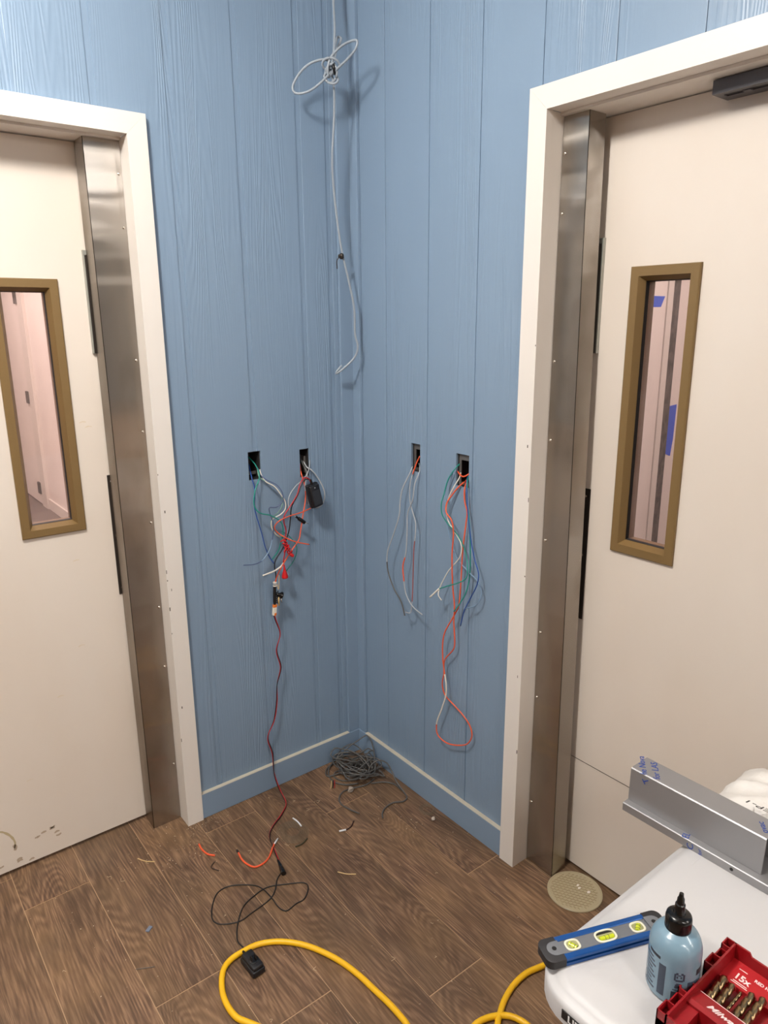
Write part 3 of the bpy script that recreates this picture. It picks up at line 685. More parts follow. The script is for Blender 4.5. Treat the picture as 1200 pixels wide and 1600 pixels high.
bits = [(-.607, -1.7625, .0062, 'fat twist drill bit at the end of the red case nearest the bottle'), (-.610, -1.7755, .0052, 'second twist drill bit from the bottle in the red case'),
        (-.612, -1.7875, .0026, 'thinnest twist drill bit in the red case'), (-.603, -1.8005, .0056, 'fat twist drill bit just past the thinnest one in the red case'),
        (-.598, -1.8140, .0058, 'twist drill bit farthest from the bottle in the red case')]
for xt, y_, r_, lab in bits:
    bm = bmesh.new(); n = 40; L_ = .062; rows = []
    for k in range(n+1):
        t = k/n; q = []
        for j in range(14):
            a = 2*math.pi*j/14; tw = a-t*L_*2*math.pi/(r_*7)
            rr = r_*(.62+.38*min(1, abs(math.cos(tw))*1.7)); rr *= min(1, (t*L_)/(r_*1.2)+.08)
            q.append(Vector((xt-t*L_, y_+rr*math.cos(a), CZ0+.0145+r_+rr*math.sin(a)-.001-t*.004)))
        rows.append(q)
    loft(bm, rows)
    o = fin(bm, 'drill_bit', M_BIT, None, smooth=math.radians(50)); tag(o, lab, 'drill bit', 'drill bits in the red case')

# ---------------------------------------------------------------- white plastic bag
M_BAG = mat('white poly bag', (226, 222, 217), .32, bump=[((28, 28, 28), .5, .006, 4)])
bm = bmesh.new(); nu, nv = 34, 46; bx0, bx1, by0, by1 = -.297, -.052, -1.535, -1.93
def bagz(u, v, sgn):
    e = max(0, 1-abs(2*u-1)**3.2)**.6*max(0, 1-abs(2*v-1)**4)**.6
    x = bx0+(bx1-bx0)*u; y = by0+(by1-by0)*v
    f = noise.fractal(Vector((x*16, y*16, 3)), 1, 2, 4)
    ridge = abs(noise.noise(Vector((x*11+y*9, y*6-x*12, 7))))
    if sgn > 0: return ZT+.006+e*(.066+.012*f-.03*ridge+.016*max(0, 1-v*6))
    return ZT+.001+.004*(1-e)
grid = {}
for sg in (1, -1):
    for i in range(nu+1):
        for j in range(nv+1):
            u, v = i/nu, j/nv; edge = i in (0, nu) or j in (0, nv)
            if sg < 0 and edge: grid[(sg, i, j)] = grid[(1, i, j)]; continue
            wob = .006*noise.noise(Vector((u*7, v*9, 1)))
            grid[(sg, i, j)] = bm.verts.new((bx0+(bx1-bx0)*u+wob, by0+(by1-by0)*v+wob, bagz(u, v, sg)))
    for i in range(nu):
        for j in range(nv):
            bm.faces.new([grid[(sg, i, j)], grid[(sg, i+1, j)], grid[(sg, i+1, j+1)], grid[(sg, i, j+1)]])
bag = fin(bm, 'plastic_bag', M_BAG, None, smooth=9); tag(bag, 'white crumpled plastic bag with black print behind the metal channel', 'bag')
text('SEP-1', .0265, (-.254, -1.674, ZT+.0745), (-.06, 1, 0), (-1, -.06, .3), mat('black ink', (28, 27, 27), .5), 'bag_print', bag)

# world coordinates of every wire and scrap, metres
W = {
 'a_teal': [(-0.407, 0.050, 1.247), (-0.400, 0.010, 1.219), (-0.402, -0.012, 1.188), (-0.431, -0.030, 1.144), (-0.436, -0.030, 1.096), (-0.422, -0.035, 1.072), (-0.380, -0.040, 1.055), (-0.347, -0.045, 1.028), (-0.340, -0.045, 0.994), (-0.346, -0.040, 0.960), (-0.353, -0.030, 0.924), (-0.375, -0.020, 0.892)],
 'a_blue': [(-0.412, 0.040, 1.224), (-0.428, -0.008, 1.185), (-0.426, -0.020, 1.150), (-0.433, -0.025, 1.090), (-0.421, -0.025, 1.034), (-0.410, -0.025, 0.990), (-0.401, -0.025, 0.946), (-0.383, -0.022, 0.902), (-0.372, -0.030, 0.880)],
 'a_white': [(-0.366, 0.050, 1.234), (-0.391, 0.000, 1.199), (-0.383, -0.015, 1.171), (-0.356, -0.030, 1.150), (-0.338, -0.040, 1.120), (-0.323, -0.040, 1.092), (-0.326, -0.040, 1.067), (-0.340, -0.035, 1.052), (-0.374, -0.035, 1.039), (-0.375, -0.030, 1.010), (-0.358, -0.030, 0.981), (-0.345, -0.030, 0.971)],
 'a_navy': [(-0.368, 0.050, 1.242), (-0.394, 0.000, 1.195), (-0.381, -0.020, 1.176), (-0.349, -0.035, 1.154), (-0.335, -0.045, 1.124), (-0.339, -0.045, 1.096), (-0.358, -0.040, 1.081), (-0.391, -0.050, 1.086), (-0.384, -0.040, 1.062), (-0.374, -0.040, 1.025), (-0.375, -0.030, 0.967), (-0.388, -0.030, 0.932), (-0.415, -0.030, 0.903), (-0.448, -0.040, 0.898), (-0.498, -0.050, 0.907)],
 'a_green': [(-0.372, 0.050, 1.238), (-0.399, -0.005, 1.186), (-0.368, -0.020, 1.160), (-0.336, -0.030, 1.126), (-0.330, -0.030, 1.083), (-0.346, -0.030, 1.060), (-0.370, -0.025, 1.040), (-0.376, -0.030, 1.023), (-0.359, -0.030, 0.994), (-0.332, -0.030, 0.964)],
 'a_teal2': [(-0.336, -0.030, 0.990), (-0.307, -0.035, 0.964), (-0.283, -0.035, 0.924), (-0.290, -0.030, 0.881), (-0.326, -0.025, 0.838)],
 'b_thin': [(-0.198, 0.050, 1.243), (-0.192, 0.020, 1.243), (-0.196, 0.000, 1.207), (-0.220, -0.020, 1.175), (-0.247, -0.030, 1.157), (-0.282, -0.040, 1.141), (-0.310, -0.045, 1.112), (-0.315, -0.045, 1.083), (-0.304, -0.045, 1.052), (-0.286, -0.045, 1.035)],
 'b_loop': [(-0.199, 0.050, 1.226), (-0.207, 0.000, 1.192), (-0.200, -0.012, 1.186), (-0.172, -0.020, 1.147), (-0.157, -0.030, 1.099), (-0.166, -0.030, 1.061), (-0.195, -0.035, 1.051), (-0.215, -0.020, 1.062), (-0.227, -0.020, 1.099), (-0.229, -0.020, 1.142), (-0.214, -0.010, 1.173), (-0.214, 0.020, 1.207), (-0.202, 0.050, 1.222)],
 'b_grey2': [(-0.204, 0.050, 1.227), (-0.215, 0.010, 1.200), (-0.216, -0.010, 1.182), (-0.225, -0.015, 1.154), (-0.226, -0.015, 1.106), (-0.217, -0.012, 1.065)],
 'b_red': [(-0.222, -0.045, 1.146), (-0.229, -0.045, 1.161), (-0.248, -0.045, 1.168), (-0.269, -0.050, 1.149), (-0.284, -0.055, 1.118), (-0.313, -0.055, 1.081), (-0.338, -0.055, 1.051), (-0.341, -0.055, 1.031), (-0.331, -0.050, 0.994), (-0.337, -0.050, 0.965), (-0.336, -0.045, 0.925), (-0.342, -0.040, 0.881)],
 'b_black': [(-0.217, -0.045, 1.145), (-0.223, -0.045, 1.157), (-0.246, -0.045, 1.161), (-0.265, -0.050, 1.142), (-0.283, -0.055, 1.114), (-0.305, -0.050, 1.076), (-0.312, -0.050, 1.037), (-0.319, -0.050, 0.996), (-0.331, -0.048, 0.963), (-0.343, -0.045, 0.935), (-0.373, -0.040, 0.892), (-0.377, -0.040, 0.871), (-0.371, -0.035, 0.847), (-0.369, -0.030, 0.805), (-0.374, -0.030, 0.780)],
 'b_orange': [(-0.205, 0.050, 1.197), (-0.232, 0.000, 1.174), (-0.228, -0.015, 1.128), (-0.237, -0.030, 1.089), (-0.255, -0.040, 1.038), (-0.271, -0.045, 0.981), (-0.282, -0.050, 0.954), (-0.313, -0.050, 0.921), (-0.338, -0.045, 0.886), (-0.366, -0.040, 0.842), (-0.377, -0.035, 0.808)],
 'b_orange2': [(-0.212, -0.030, 1.053), (-0.258, -0.040, 1.047), (-0.324, -0.055, 1.045), (-0.365, -0.060, 1.036), (-0.375, -0.050, 1.017), (-0.365, -0.045, 0.997), (-0.339, -0.055, 0.974), (-0.303, -0.060, 0.953), (-0.251, -0.065, 0.934)],
 'b_white': [(-0.332, -0.035, 0.886), (-0.348, -0.040, 0.871), (-0.382, -0.050, 0.862), (-0.434, -0.060, 0.859)],
 'p_adapter': [(-0.216, -0.050, 1.141), (-0.213, -0.050, 1.102), (-0.208, -0.050, 1.063)],
 'p_plug': [(-0.288, -0.046, 1.037), (-0.254, -0.046, 1.010), (-0.239, -0.046, 1.003)],
 'p_knot': [(-0.344, -0.050, 0.962), (-0.336, -0.050, 0.939), (-0.320, -0.050, 0.916)],
 'p_bell': [(-0.343, -0.045, 0.874), (-0.350, -0.045, 0.827)],
 'p_conn': [(-0.376, -0.035, 0.808), (-0.378, -0.035, 0.787), (-0.381, -0.035, 0.729), (-0.380, -0.035, 0.697)],
 'p_barrel': [(-0.372, -0.040, 0.773), (-0.348, -0.040, 0.758), (-0.367, -0.040, 0.723)],
 'zip_w': [(-0.385, -0.035, 0.702), (-0.381, -0.035, 0.678), (-0.365, -0.035, 0.618), (-0.382, -0.035, 0.560), (-0.367, -0.032, 0.487), (-0.384, -0.030, 0.424), (-0.389, -0.030, 0.357), (-0.404, -0.030, 0.286), (-0.431, -0.028, 0.228), (-0.415, -0.026, 0.153), (-0.412, -0.024, 0.071)],
 'zip_f': [(-0.428, -0.073, 0.060), (-0.423, -0.087, 0.030), (-0.426, -0.129, 0.006), (-0.461, -0.165, 0.004), (-0.529, -0.210, 0.004), (-0.557, -0.242, 0.004), (-0.573, -0.295, 0.004), (-0.591, -0.361, 0.006)],
 'c_grey1': [(0.050, -0.289, 1.248), (-0.006, -0.325, 1.203), (-0.030, -0.310, 1.143), (-0.035, -0.304, 1.097), (-0.040, -0.306, 1.057), (-0.045, -0.277, 0.975), (-0.050, -0.252, 0.909), (-0.050, -0.255, 0.844), (-0.055, -0.295, 0.790), (-0.060, -0.340, 0.757), (-0.060, -0.359, 0.712)],
 'c_grey2': [(0.040, -0.311, 1.228), (-0.002, -0.365, 1.209), (-0.020, -0.363, 1.171), (-0.030, -0.363, 1.116), (-0.030, -0.338, 1.066), (-0.035, -0.341, 1.005), (-0.040, -0.340, 0.925), (-0.040, -0.325, 0.878), (-0.040, -0.329, 0.836), (-0.040, -0.341, 0.783), (-0.045, -0.379, 0.752), (-0.055, -0.444, 0.742)],
 'c_grey3': [(0.050, -0.277, 1.230), (-0.004, -0.332, 1.196), (-0.020, -0.339, 1.167), (-0.025, -0.345, 1.103), (-0.030, -0.379, 1.037), (-0.035, -0.376, 0.946), (-0.035, -0.373, 0.864), (-0.040, -0.373, 0.758), (-0.040, -0.364, 0.719), (-0.045, -0.344, 0.717)],
 'c_orange': [(0.010, -0.352, 1.256), (0.002, -0.343, 1.229), (-0.008, -0.337, 1.195)],
 'd_loop': [(0.040, -0.554, 1.222), (0.017, -0.565, 1.210), (-0.005, -0.559, 1.195), (-0.019, -0.542, 1.167), (-0.030, -0.527, 1.135), (-0.036, -0.532, 1.110), (-0.039, -0.560, 1.090), (-0.039, -0.569, 1.057), (-0.037, -0.563, 0.977), (-0.035, -0.566, 0.878), (-0.032, -0.573, 0.806), (-0.030, -0.569, 0.755), (-0.028, -0.573, 0.690), (-0.025, -0.567, 0.658), (-0.023, -0.521, 0.595), (-0.021, -0.517, 0.544), (-0.020, -0.509, 0.502), (-0.020, -0.523, 0.469), (-0.020, -0.563, 0.452), (-0.019, -0.608, 0.433), (-0.018, -0.642, 0.407), (-0.019, -0.653, 0.378), (-0.020, -0.636, 0.341), (-0.022, -0.605, 0.319), (-0.025, -0.537, 0.297), (-0.027, -0.497, 0.309), (-0.029, -0.493, 0.348), (-0.030, -0.519, 0.420), (-0.030, -0.538, 0.479), (-0.030, -0.538, 0.521), (-0.030, -0.529, 0.559), (-0.030, -0.520, 0.608), (-0.030, -0.519, 0.664), (-0.030, -0.529, 0.704), (-0.028, -0.559, 0.758), (-0.025, -0.584, 0.808), (-0.023, -0.586, 0.828), (-0.021, -0.589, 0.901), (-0.018, -0.591, 1.000), (-0.014, -0.598, 1.082), (-0.011, -0.599, 1.120), (-0.008, -0.585, 1.147), (-0.002, -0.577, 1.190), (0.019, -0.567, 1.210), (0.040, -0.557, 1.222)],
 'd_coil': [(0.030, -0.564, 1.236), (0.000, -0.590, 1.235), (-0.008, -0.577, 1.226), (-0.000, -0.546, 1.233), (0.030, -0.508, 1.241)],
 'd_teal': [(0.040, -0.555, 1.222), (-0.008, -0.594, 1.216), (-0.015, -0.602, 1.151), (-0.020, -0.617, 1.102), (-0.020, -0.624, 1.028), (-0.020, -0.625, 0.919), (-0.025, -0.616, 0.866), (-0.030, -0.596, 0.825), (-0.035, -0.574, 0.791)],
 'd_blue': [(0.040, -0.553, 1.222), (-0.008, -0.591, 1.214), (-0.020, -0.611, 1.124), (-0.025, -0.631, 1.046), (-0.030, -0.654, 0.987), (-0.035, -0.678, 0.945), (-0.035, -0.672, 0.909), (-0.030, -0.643, 0.859), (-0.030, -0.618, 0.812), (-0.030, -0.610, 0.789), (-0.030, -0.600, 0.749)],
 'd_green': [(0.050, -0.513, 1.268), (0.020, -0.537, 1.262), (-0.008, -0.539, 1.245), (-0.020, -0.521, 1.209), (-0.030, -0.513, 1.160), (-0.040, -0.514, 1.136), (-0.040, -0.518, 1.100), (-0.030, -0.535, 1.071), (-0.025, -0.573, 1.044), (-0.020, -0.602, 0.999), (-0.030, -0.625, 0.953), (-0.035, -0.625, 0.918), (-0.045, -0.598, 0.896), (-0.055, -0.566, 0.880), (-0.060, -0.530, 0.861)],
 'd_greenend': [(-0.060, -0.531, 0.862), (-0.065, -0.516, 0.845), (-0.070, -0.498, 0.825)],
 'd_light': [(0.050, -0.505, 1.263), (0.010, -0.531, 1.245), (-0.006, -0.516, 1.218), (-0.020, -0.513, 1.185), (-0.030, -0.519, 1.138), (-0.030, -0.523, 1.092), (-0.030, -0.544, 1.030), (-0.025, -0.559, 0.985), (-0.020, -0.581, 0.955), (-0.020, -0.625, 0.931), (-0.020, -0.662, 0.912), (-0.020, -0.678, 0.880), (-0.025, -0.664, 0.841), (-0.030, -0.612, 0.810)],
 'd_white': [(0.050, -0.506, 1.244), (-0.004, -0.556, 1.221), (-0.020, -0.548, 1.191), (-0.020, -0.522, 1.144), (-0.020, -0.518, 1.089), (-0.020, -0.552, 1.050), (-0.025, -0.590, 1.017), (-0.025, -0.589, 0.981), (-0.030, -0.538, 0.913), (-0.035, -0.505, 0.848), (-0.040, -0.505, 0.828), (-0.045, -0.526, 0.817)],
 'e_top': [(-0.085, -0.056, 2.731), (-0.100, -0.070, 2.623), (-0.122, -0.104, 2.524), (-0.140, -0.121, 2.457), (-0.149, -0.119, 2.410)],
 'e_loopl': [(-0.155, -0.128, 2.414), (-0.161, -0.121, 2.438), (-0.188, -0.103, 2.436), (-0.216, -0.086, 2.420), (-0.239, -0.072, 2.392), (-0.250, -0.061, 2.363), (-0.245, -0.066, 2.349), (-0.225, -0.086, 2.348), (-0.202, -0.103, 2.360), (-0.172, -0.122, 2.388), (-0.155, -0.128, 2.407)],
 'e_loopr': [(-0.160, -0.123, 2.390), (-0.168, -0.129, 2.408), (-0.162, -0.135, 2.438), (-0.148, -0.163, 2.462), (-0.138, -0.201, 2.470), (-0.134, -0.234, 2.464), (-0.136, -0.232, 2.448), (-0.140, -0.199, 2.429), (-0.149, -0.162, 2.412), (-0.154, -0.129, 2.400)],
 'e_loops': [(-0.126, -0.100, 2.439), (-0.107, -0.091, 2.483), (-0.091, -0.093, 2.517), (-0.098, -0.086, 2.521), (-0.111, -0.087, 2.489), (-0.127, -0.099, 2.448)],
 'e_down': [(-0.148, -0.121, 2.410), (-0.138, -0.117, 2.364), (-0.130, -0.103, 2.298), (-0.128, -0.084, 2.176), (-0.117, -0.074, 2.085), (-0.095, -0.075, 1.923), (-0.072, -0.083, 1.814), (-0.058, -0.090, 1.732), (-0.053, -0.088, 1.638), (-0.048, -0.094, 1.607), (-0.053, -0.089, 1.575), (-0.084, -0.072, 1.537), (-0.111, -0.052, 1.514), (-0.107, -0.055, 1.524), (-0.093, -0.062, 1.541)],
 'e_clip': [(-0.105, -0.071, 1.903), (-0.097, -0.080, 1.893), (-0.104, -0.073, 1.885), (-0.108, -0.069, 1.853)],
 'yellow': [(-0.844, -0.956, 0.008), (-0.892, -0.877, 0.008), (-0.931, -0.808, 0.008), (-0.949, -0.775, 0.008), (-0.952, -0.721, 0.008), (-0.941, -0.675, 0.008), (-0.911, -0.625, 0.008), (-0.877, -0.609, 0.008), (-0.845, -0.608, 0.008), (-0.807, -0.611, 0.008), (-0.769, -0.628, 0.008), (-0.736, -0.654, 0.008), (-0.700, -0.697, 0.008), (-0.672, -0.750, 0.008), (-0.652, -0.805, 0.008), (-0.639, -0.866, 0.008), (-0.633, -0.923, 0.008), (-0.627, -0.986, 0.008), (-0.627, -1.045, 0.008), (-0.634, -1.130, 0.008), (-0.574, -1.177, 0.008), (-0.491, -1.158, 0.008), (-0.446, -1.170, 0.008), (-0.412, -1.196, 0.008), (-0.396, -1.240, 0.008), (-0.413, -1.304, 0.008), (-0.483, -1.307, 0.008), (-0.490, -1.243, 0.008), (-0.452, -1.191, 0.008), (-0.429, -1.177, 0.008), (-0.395, -1.159, 0.008), (-0.344, -1.143, 0.008), (-0.287, -1.139, 0.008), (-0.239, -1.150, 0.008), (-0.169, -1.167, 0.008)],
 'blackcord': [(-0.835, -0.595, 0.002), (-0.839, -0.565, 0.002), (-0.830, -0.540, 0.002), (-0.810, -0.507, 0.002), (-0.768, -0.460, 0.002), (-0.724, -0.443, 0.002), (-0.676, -0.437, 0.002), (-0.623, -0.462, 0.002), (-0.574, -0.495, 0.002), (-0.574, -0.513, 0.002), (-0.611, -0.548, 0.002), (-0.637, -0.548, 0.002), (-0.677, -0.553, 0.002), (-0.686, -0.531, 0.002), (-0.685, -0.479, 0.002), (-0.689, -0.432, 0.002), (-0.703, -0.404, 0.002), (-0.767, -0.359, 0.002), (-0.804, -0.362, 0.002), (-0.836, -0.395, 0.002), (-0.861, -0.447, 0.002), (-0.854, -0.473, 0.002), (-0.804, -0.502, 0.002), (-0.760, -0.497, 0.002), (-0.687, -0.482, 0.002), (-0.660, -0.461, 0.002), (-0.633, -0.426, 0.002), (-0.614, -0.413, 0.002)],
 'jack': [(-0.594, -0.362, 0.008), (-0.600, -0.391, 0.008), (-0.609, -0.425, 0.008)],
 'orange1': [(-0.676, -0.248, 0.004), (-0.681, -0.284, 0.004), (-0.676, -0.318, 0.004), (-0.664, -0.339, 0.004), (-0.639, -0.342, 0.004), (-0.609, -0.329, 0.003), (-0.577, -0.298, 0.004), (-0.558, -0.280, 0.003)],
 'orange1w': [(-0.564, -0.286, 0.004), (-0.541, -0.270, 0.004)],
 'orange2': [(-0.760, -0.129, 0.004), (-0.763, -0.156, 0.004), (-0.757, -0.192, 0.004), (-0.742, -0.211, 0.004)],
 'brown': [(-0.755, -0.235, 0.002), (-0.773, -0.250, 0.002), (-0.761, -0.280, 0.002)],
 'tan1': [(-0.468, -0.519, 0.002), (-0.451, -0.544, 0.002), (-0.428, -0.563, 0.002)],
 'tan2': [(-0.944, -0.065, 0.002), (-0.929, -0.092, 0.002), (-0.906, -0.114, 0.002)],
 'tube': [(-0.447, -0.212, 0.004), (-0.444, -0.238, 0.004), (-0.446, -0.266, 0.004)],
 'olive': [(-0.514, -0.339, 0.003), (-0.490, -0.341, 0.003), (-0.462, -0.330, 0.003)],
 'snipw': [(-0.358, -0.369, 0.004), (-0.336, -0.377, 0.004)],
 'snipd': [(-0.336, -0.377, 0.003), (-0.313, -0.374, 0.003), (-0.288, -0.356, 0.003)],
 'nail': [(-1.097, -0.474, 0.002), (-1.053, -0.498, 0.002)],
 'bluebit': [(-1.019, -0.365, 0.003), (-1.001, -0.373, 0.003)],
 'stone': [(-0.202, -0.217, 0.000)],
 'pebble': [(-0.067, -0.524, 0.000)],
 'coil': [(-0.483, -0.268, 0.000)],
 'coil2': [(-0.045, -0.468, 0.000)],
 'adap': [(-0.849, -0.619, 0.030), (-0.821, -0.628, 0.030), (-0.813, -0.696, 0.030), (-0.850, -0.700, 0.030)],
 'pileR': [(-0.100, -0.189, 0.030), (-0.075, -0.184, 0.050), (-0.052, -0.194, 0.060), (-0.039, -0.226, 0.060), (-0.048, -0.268, 0.050), (-0.057, -0.309, 0.030), (-0.056, -0.346, 0.012), (-0.062, -0.374, 0.004), (-0.086, -0.383, 0.004), (-0.118, -0.366, 0.004), (-0.159, -0.370, 0.004), (-0.189, -0.390, 0.004), (-0.200, -0.408, 0.004)],
 'pileL': [(-0.088, -0.212, 0.004), (-0.134, -0.221, 0.004), (-0.188, -0.206, 0.004), (-0.225, -0.201, 0.004), (-0.258, -0.223, 0.004), (-0.271, -0.254, 0.004), (-0.265, -0.294, 0.004), (-0.251, -0.337, 0.004)],
 'pileB': [(-0.114, -0.226, 0.004), (-0.071, -0.250, 0.004), (-0.050, -0.282, 0.004), (-0.050, -0.331, 0.004)],
 'pileD': [(-0.153, -0.199, 0.006), (-0.195, -0.174, 0.005), (-0.220, -0.126, 0.004), (-0.206, -0.075, 0.006), (-0.179, -0.048, 0.014), (-0.141, -0.041, 0.020), (-0.088, -0.045, 0.020)],
 'pileC': [(-0.111, -0.140, 0.000), (-0.201, -0.119, 0.000), (-0.087, -0.231, 0.000), (-0.191, -0.060, 0.000), (-0.030, -0.136, 0.000), (-0.059, 0.028, 0.000)],
 'ends': [(-0.226, -0.127, 0.004), (-0.250, -0.157, 0.004), (-0.215, -0.131, 0.004), (-0.237, -0.163, 0.004), (-0.218, -0.128, 0.004), (-0.242, -0.159, 0.004)],
}

# ---------------------------------------------------------------- wires
M_TEAL = mat('teal wire', (28, 138, 124), .4); M_WBLUE = mat('blue wire', (34, 76, 150), .4); M_WWHITE = mat('white wire', (226, 220, 208), .4)
M_NAVY = mat('grey blue wire', (78, 92, 130), .4); M_GREEN = mat('pale green wire', (128, 166, 150), .4); M_WGREY = mat('grey wire', (172, 176, 180), .45)
M_DGREY = mat('dark grey cable', (84, 82, 80), .5); M_WRED = mat('red wire', (176, 30, 34), .4); M_WBLACK = mat('black wire', (22, 21, 22), .4)
M_ORANGE = mat('orange wire', (232, 92, 50), .4); M_LBLUEW = mat('light blue wire', (122, 150, 178), .4); M_COPPER = mat('bare copper', (170, 96, 60), .35, 1)
M_REDTIE = mat('red wire nut plastic', (190, 22, 26), .35); M_TAN = mat('tan strand', (206, 178, 128), .5); M_WHOT = mat('white tube', (226, 228, 232), .4)
def wire(name, key, r, m, label, cat='wire', group=None, step=.006, n=8, pts=None):
    bm = bmesh.new(); tube(bm, smooth_path(pts or W[key], step), r, n)
    o = fin(bm, name, m, None, smooth=9)
    return tag(o, label, cat, group)
def sub(name, pts, r, m, parent, n=8, label=None, sm=True):
    bm = bmesh.new(); tube(bm, smooth_path(pts), r, n); return tag(fin(bm, name, m, parent, smooth=9), label)
GA, GB, GC, GD = 'wires from the left wall box nearer the door', 'wires from the left wall box nearer the corner', 'wires from the right wall box nearer the corner', 'wires from the right wall box nearer the door'
wire('electrical_wire', 'a_teal', .0021, M_TEAL, 'teal wire looping out of the left wall box nearer the left door', group=GA)
wire('electrical_wire', 'a_blue', .0019, M_WBLUE, 'blue wire hanging lowest on the left side of the left wall bundle', group=GA)
wire('electrical_wire', 'a_white', .0019, M_WWHITE, 'white wire curving out of the left wall box nearer the left door', group=GA)
o = wire('electrical_wire', 'a_navy', .0017, M_NAVY, 'grey blue wire whose free end points to the left door', group=GA)
p_ = smooth_path(W['a_navy']); sub('bare_end', p_[-26:-12], .0021, M_LBLUEW, o, label='paler stripped section')
wire('electrical_wire', 'a_green', .0017, M_GREEN, 'pale green wire curving from the left wall box nearer the left door', group=GA)
wire('electrical_wire', 'a_teal2', .0016, M_TEAL, 'thin teal wire end bowed out to the right of the red tie', group=GA)
o = wire('plug_lead', 'b_thin', .0017, M_WGREY, 'thin grey cord ending in a small black barrel plug', 'cord', GB)
a, b, c = [Vector(q) for q in W['p_plug']]
bm = bmesh.new(); tube(bm, [a, a.lerp(b, .3), a.lerp(b, .32), b], lambda t: .004 if t < .4 else .0068, 12); pl = fin(bm, 'barrel_plug', M_CAP, o, smooth=1)
sub('plug_tip', [b, c], .0024, M_SCREW, pl)
wire('electrical_cable', 'b_loop', .0024, M_WGREY, 'grey cable looping around the black power adapter on the left wall', 'cable', GB)
wire('electrical_cable', 'b_grey2', .0024, M_DGREY, 'short dark grey cable hanging behind the black power adapter', 'cable', GB)
wire('electrical_wire', 'b_red', .0021, M_WRED, 'red wire leading from the hanging black power adapter', group=GB)
wire('electrical_wire', 'b_black', .0021, M_WBLACK, 'black wire leading from the hanging black power adapter', group=GB)
wire('electrical_wire', 'b_orange', .0021, M_ORANGE, 'long orange wire down the left wall to the black connector', group=GB)
o = wire('electrical_wire', 'b_orange2', .0020, M_ORANGE, 'orange wire crossing the left wall bundle sideways with a stripped end', group=GB)
p_ = smooth_path(W['b_orange2']); sub('bare_end', p_[-9:]+[p_[-1]+(p_[-1]-p_[-2])*.5], .0014, M_COPPER, o)
wire('electrical_wire', 'b_white', .0027, M_WWHITE, 'thick white wire stub sticking out left below the red tie', group=GB)
# adapter hanging from the box
def adapter(name, c, X, Y, sx, sy, sz, label, prongs):
    X = Vector(X).normalized(); Z = X.cross(Vector(Y)).normalized(); Y = Z.cross(X)
    c = Vector(c); root = empty(name, c, label, 'power adapter')
    f = lambda v: c+X*v.x+Y*v.y+Z*v.z
    bm = bmesh.new(); box(bm, (-sx/2, -sy/2, 0), (sx/2, sy/2, sz*.62), .004, f, 3); fin(bm, 'adapter_body', mat('black adapter plastic', (22, 22, 26), .38), root, smooth=math.radians(40))
    bm = bmesh.new(); box(bm, (-sx/2+.0025, -sy/2+.0025, sz*.6), (sx/2-.0025, sy/2-.0025, sz), .005, f, 3); top = fin(bm, 'adapter_face', mat('black adapter plastic', (22, 22, 26), .38), root, smooth=math.radians(40))
    bm = bmesh.new(); tube(bm, [f(Vector((0, sy/2-.002, sz*.45))), f(Vector((0, sy/2+.008, sz*.45))), f(Vector((0, sy/2+.016, sz*.45)))], lambda t: .0052-.0022*t, 10); fin(bm, 'strain_relief', M_CAP, root, smooth=1)
    if prongs:
        bm = bmesh.new(); lathe(bm, [(.0135, 0), (.0135, .0018), (.012, .0026), (.0005, .0026)], f(Vector((0, -.006, sz-.0005))), 24, Z); fin(bm, 'plug_disc', M_CAP, root, smooth=1)
        for q in (-.0063, .0063):
            bm = bmesh.new(); box(bm, (q-.0008, -.012, sz), (q+.0008, -.0, sz+.015), 0, f); fin(bm, 'prong', M_DKPLATE, root)
    else:
        bm = bmesh.new(); box(bm, (-sx/2+.008, -sy/2+.012, sz-.0002), (sx/2-.008, sy/2-.022, sz+.0003), 0, f); fin(bm, 'label_sticker', mat('dark sticker', (40, 42, 48), .5), root)
        bm = bmesh.new(); lathe(bm, [(.0022, 0), (.0022, .0006)], f(Vector((0, sy/2-.012, sz-.0001))), 12, Z); fin(bm, 'indicator', M_WGREY, root)
    return root
a, b, c = [Vector(q) for q in W['p_adapter']]
adapter('power_adapter', b+Vector((0, .012, 0)), (1, 0, .22), (-.22, 0, 1), .046, .086, .028, 'black power adapter hanging from the left wall box nearest the corner', False)
# red tie, red bell, black connector, barrel plug
a, b, c = [Vector(q) for q in W['p_knot']]
bm = bmesh.new()
for k in range(5):
    t = k/4; q = a.lerp(c, t); rad = .0085-.0012*(k % 2)
    P = [q+Vector((rad*math.cos(v), rad*.8*math.sin(v), .003*math.sin(2*v+k)+.0015*k*.2)) for v in [2*math.pi*i/16 for i in range(17)]]
    tube(bm, P, .0024, 7)
for k in range(4):
    d = Vector((random.uniform(-.012, .02), random.uniform(-.012, .0), random.uniform(-.014, .012))); tube(bm, smooth_path([b, b+d*.6+Vector((0, -.006, .004)), b+d*1.2]), .0022, 7)
lathe(bm, [(.0045, 0), (.0062, .004), (.0062, .013), (.004, .017)], c+Vector((-.002, -.002, -.004)), 12, (.6, -.3, -.6))
o = fin(bm, 'red_tie', M_REDTIE, None, smooth=1); tag(o, 'red tangled wire tie holding the left wall bundle together', 'wire tie')
a, b = [Vector(q) for q in W['p_bell']]
bm = bmesh.new(); lathe(bm, [(.0025, 0), (.003, .012), (.0055, .022), (.0105, .038), (.0115, .046), (.0095, .049), (.0008, .049)], a+Vector((-.0, -.002, 0)), 16, b-a+Vector((.008, 0, 0))); o = fin(bm, 'wire_connector', M_REDTIE, None, smooth=math.radians(40)); tag(o, 'red bell shaped wire connector below the red tie', 'connector')
a, b, c, d = [Vector(q) for q in W['p_conn']]
cn = empty('cord_connector', d, 'black cord connector with orange and white clip at the bundle bottom', 'connector')
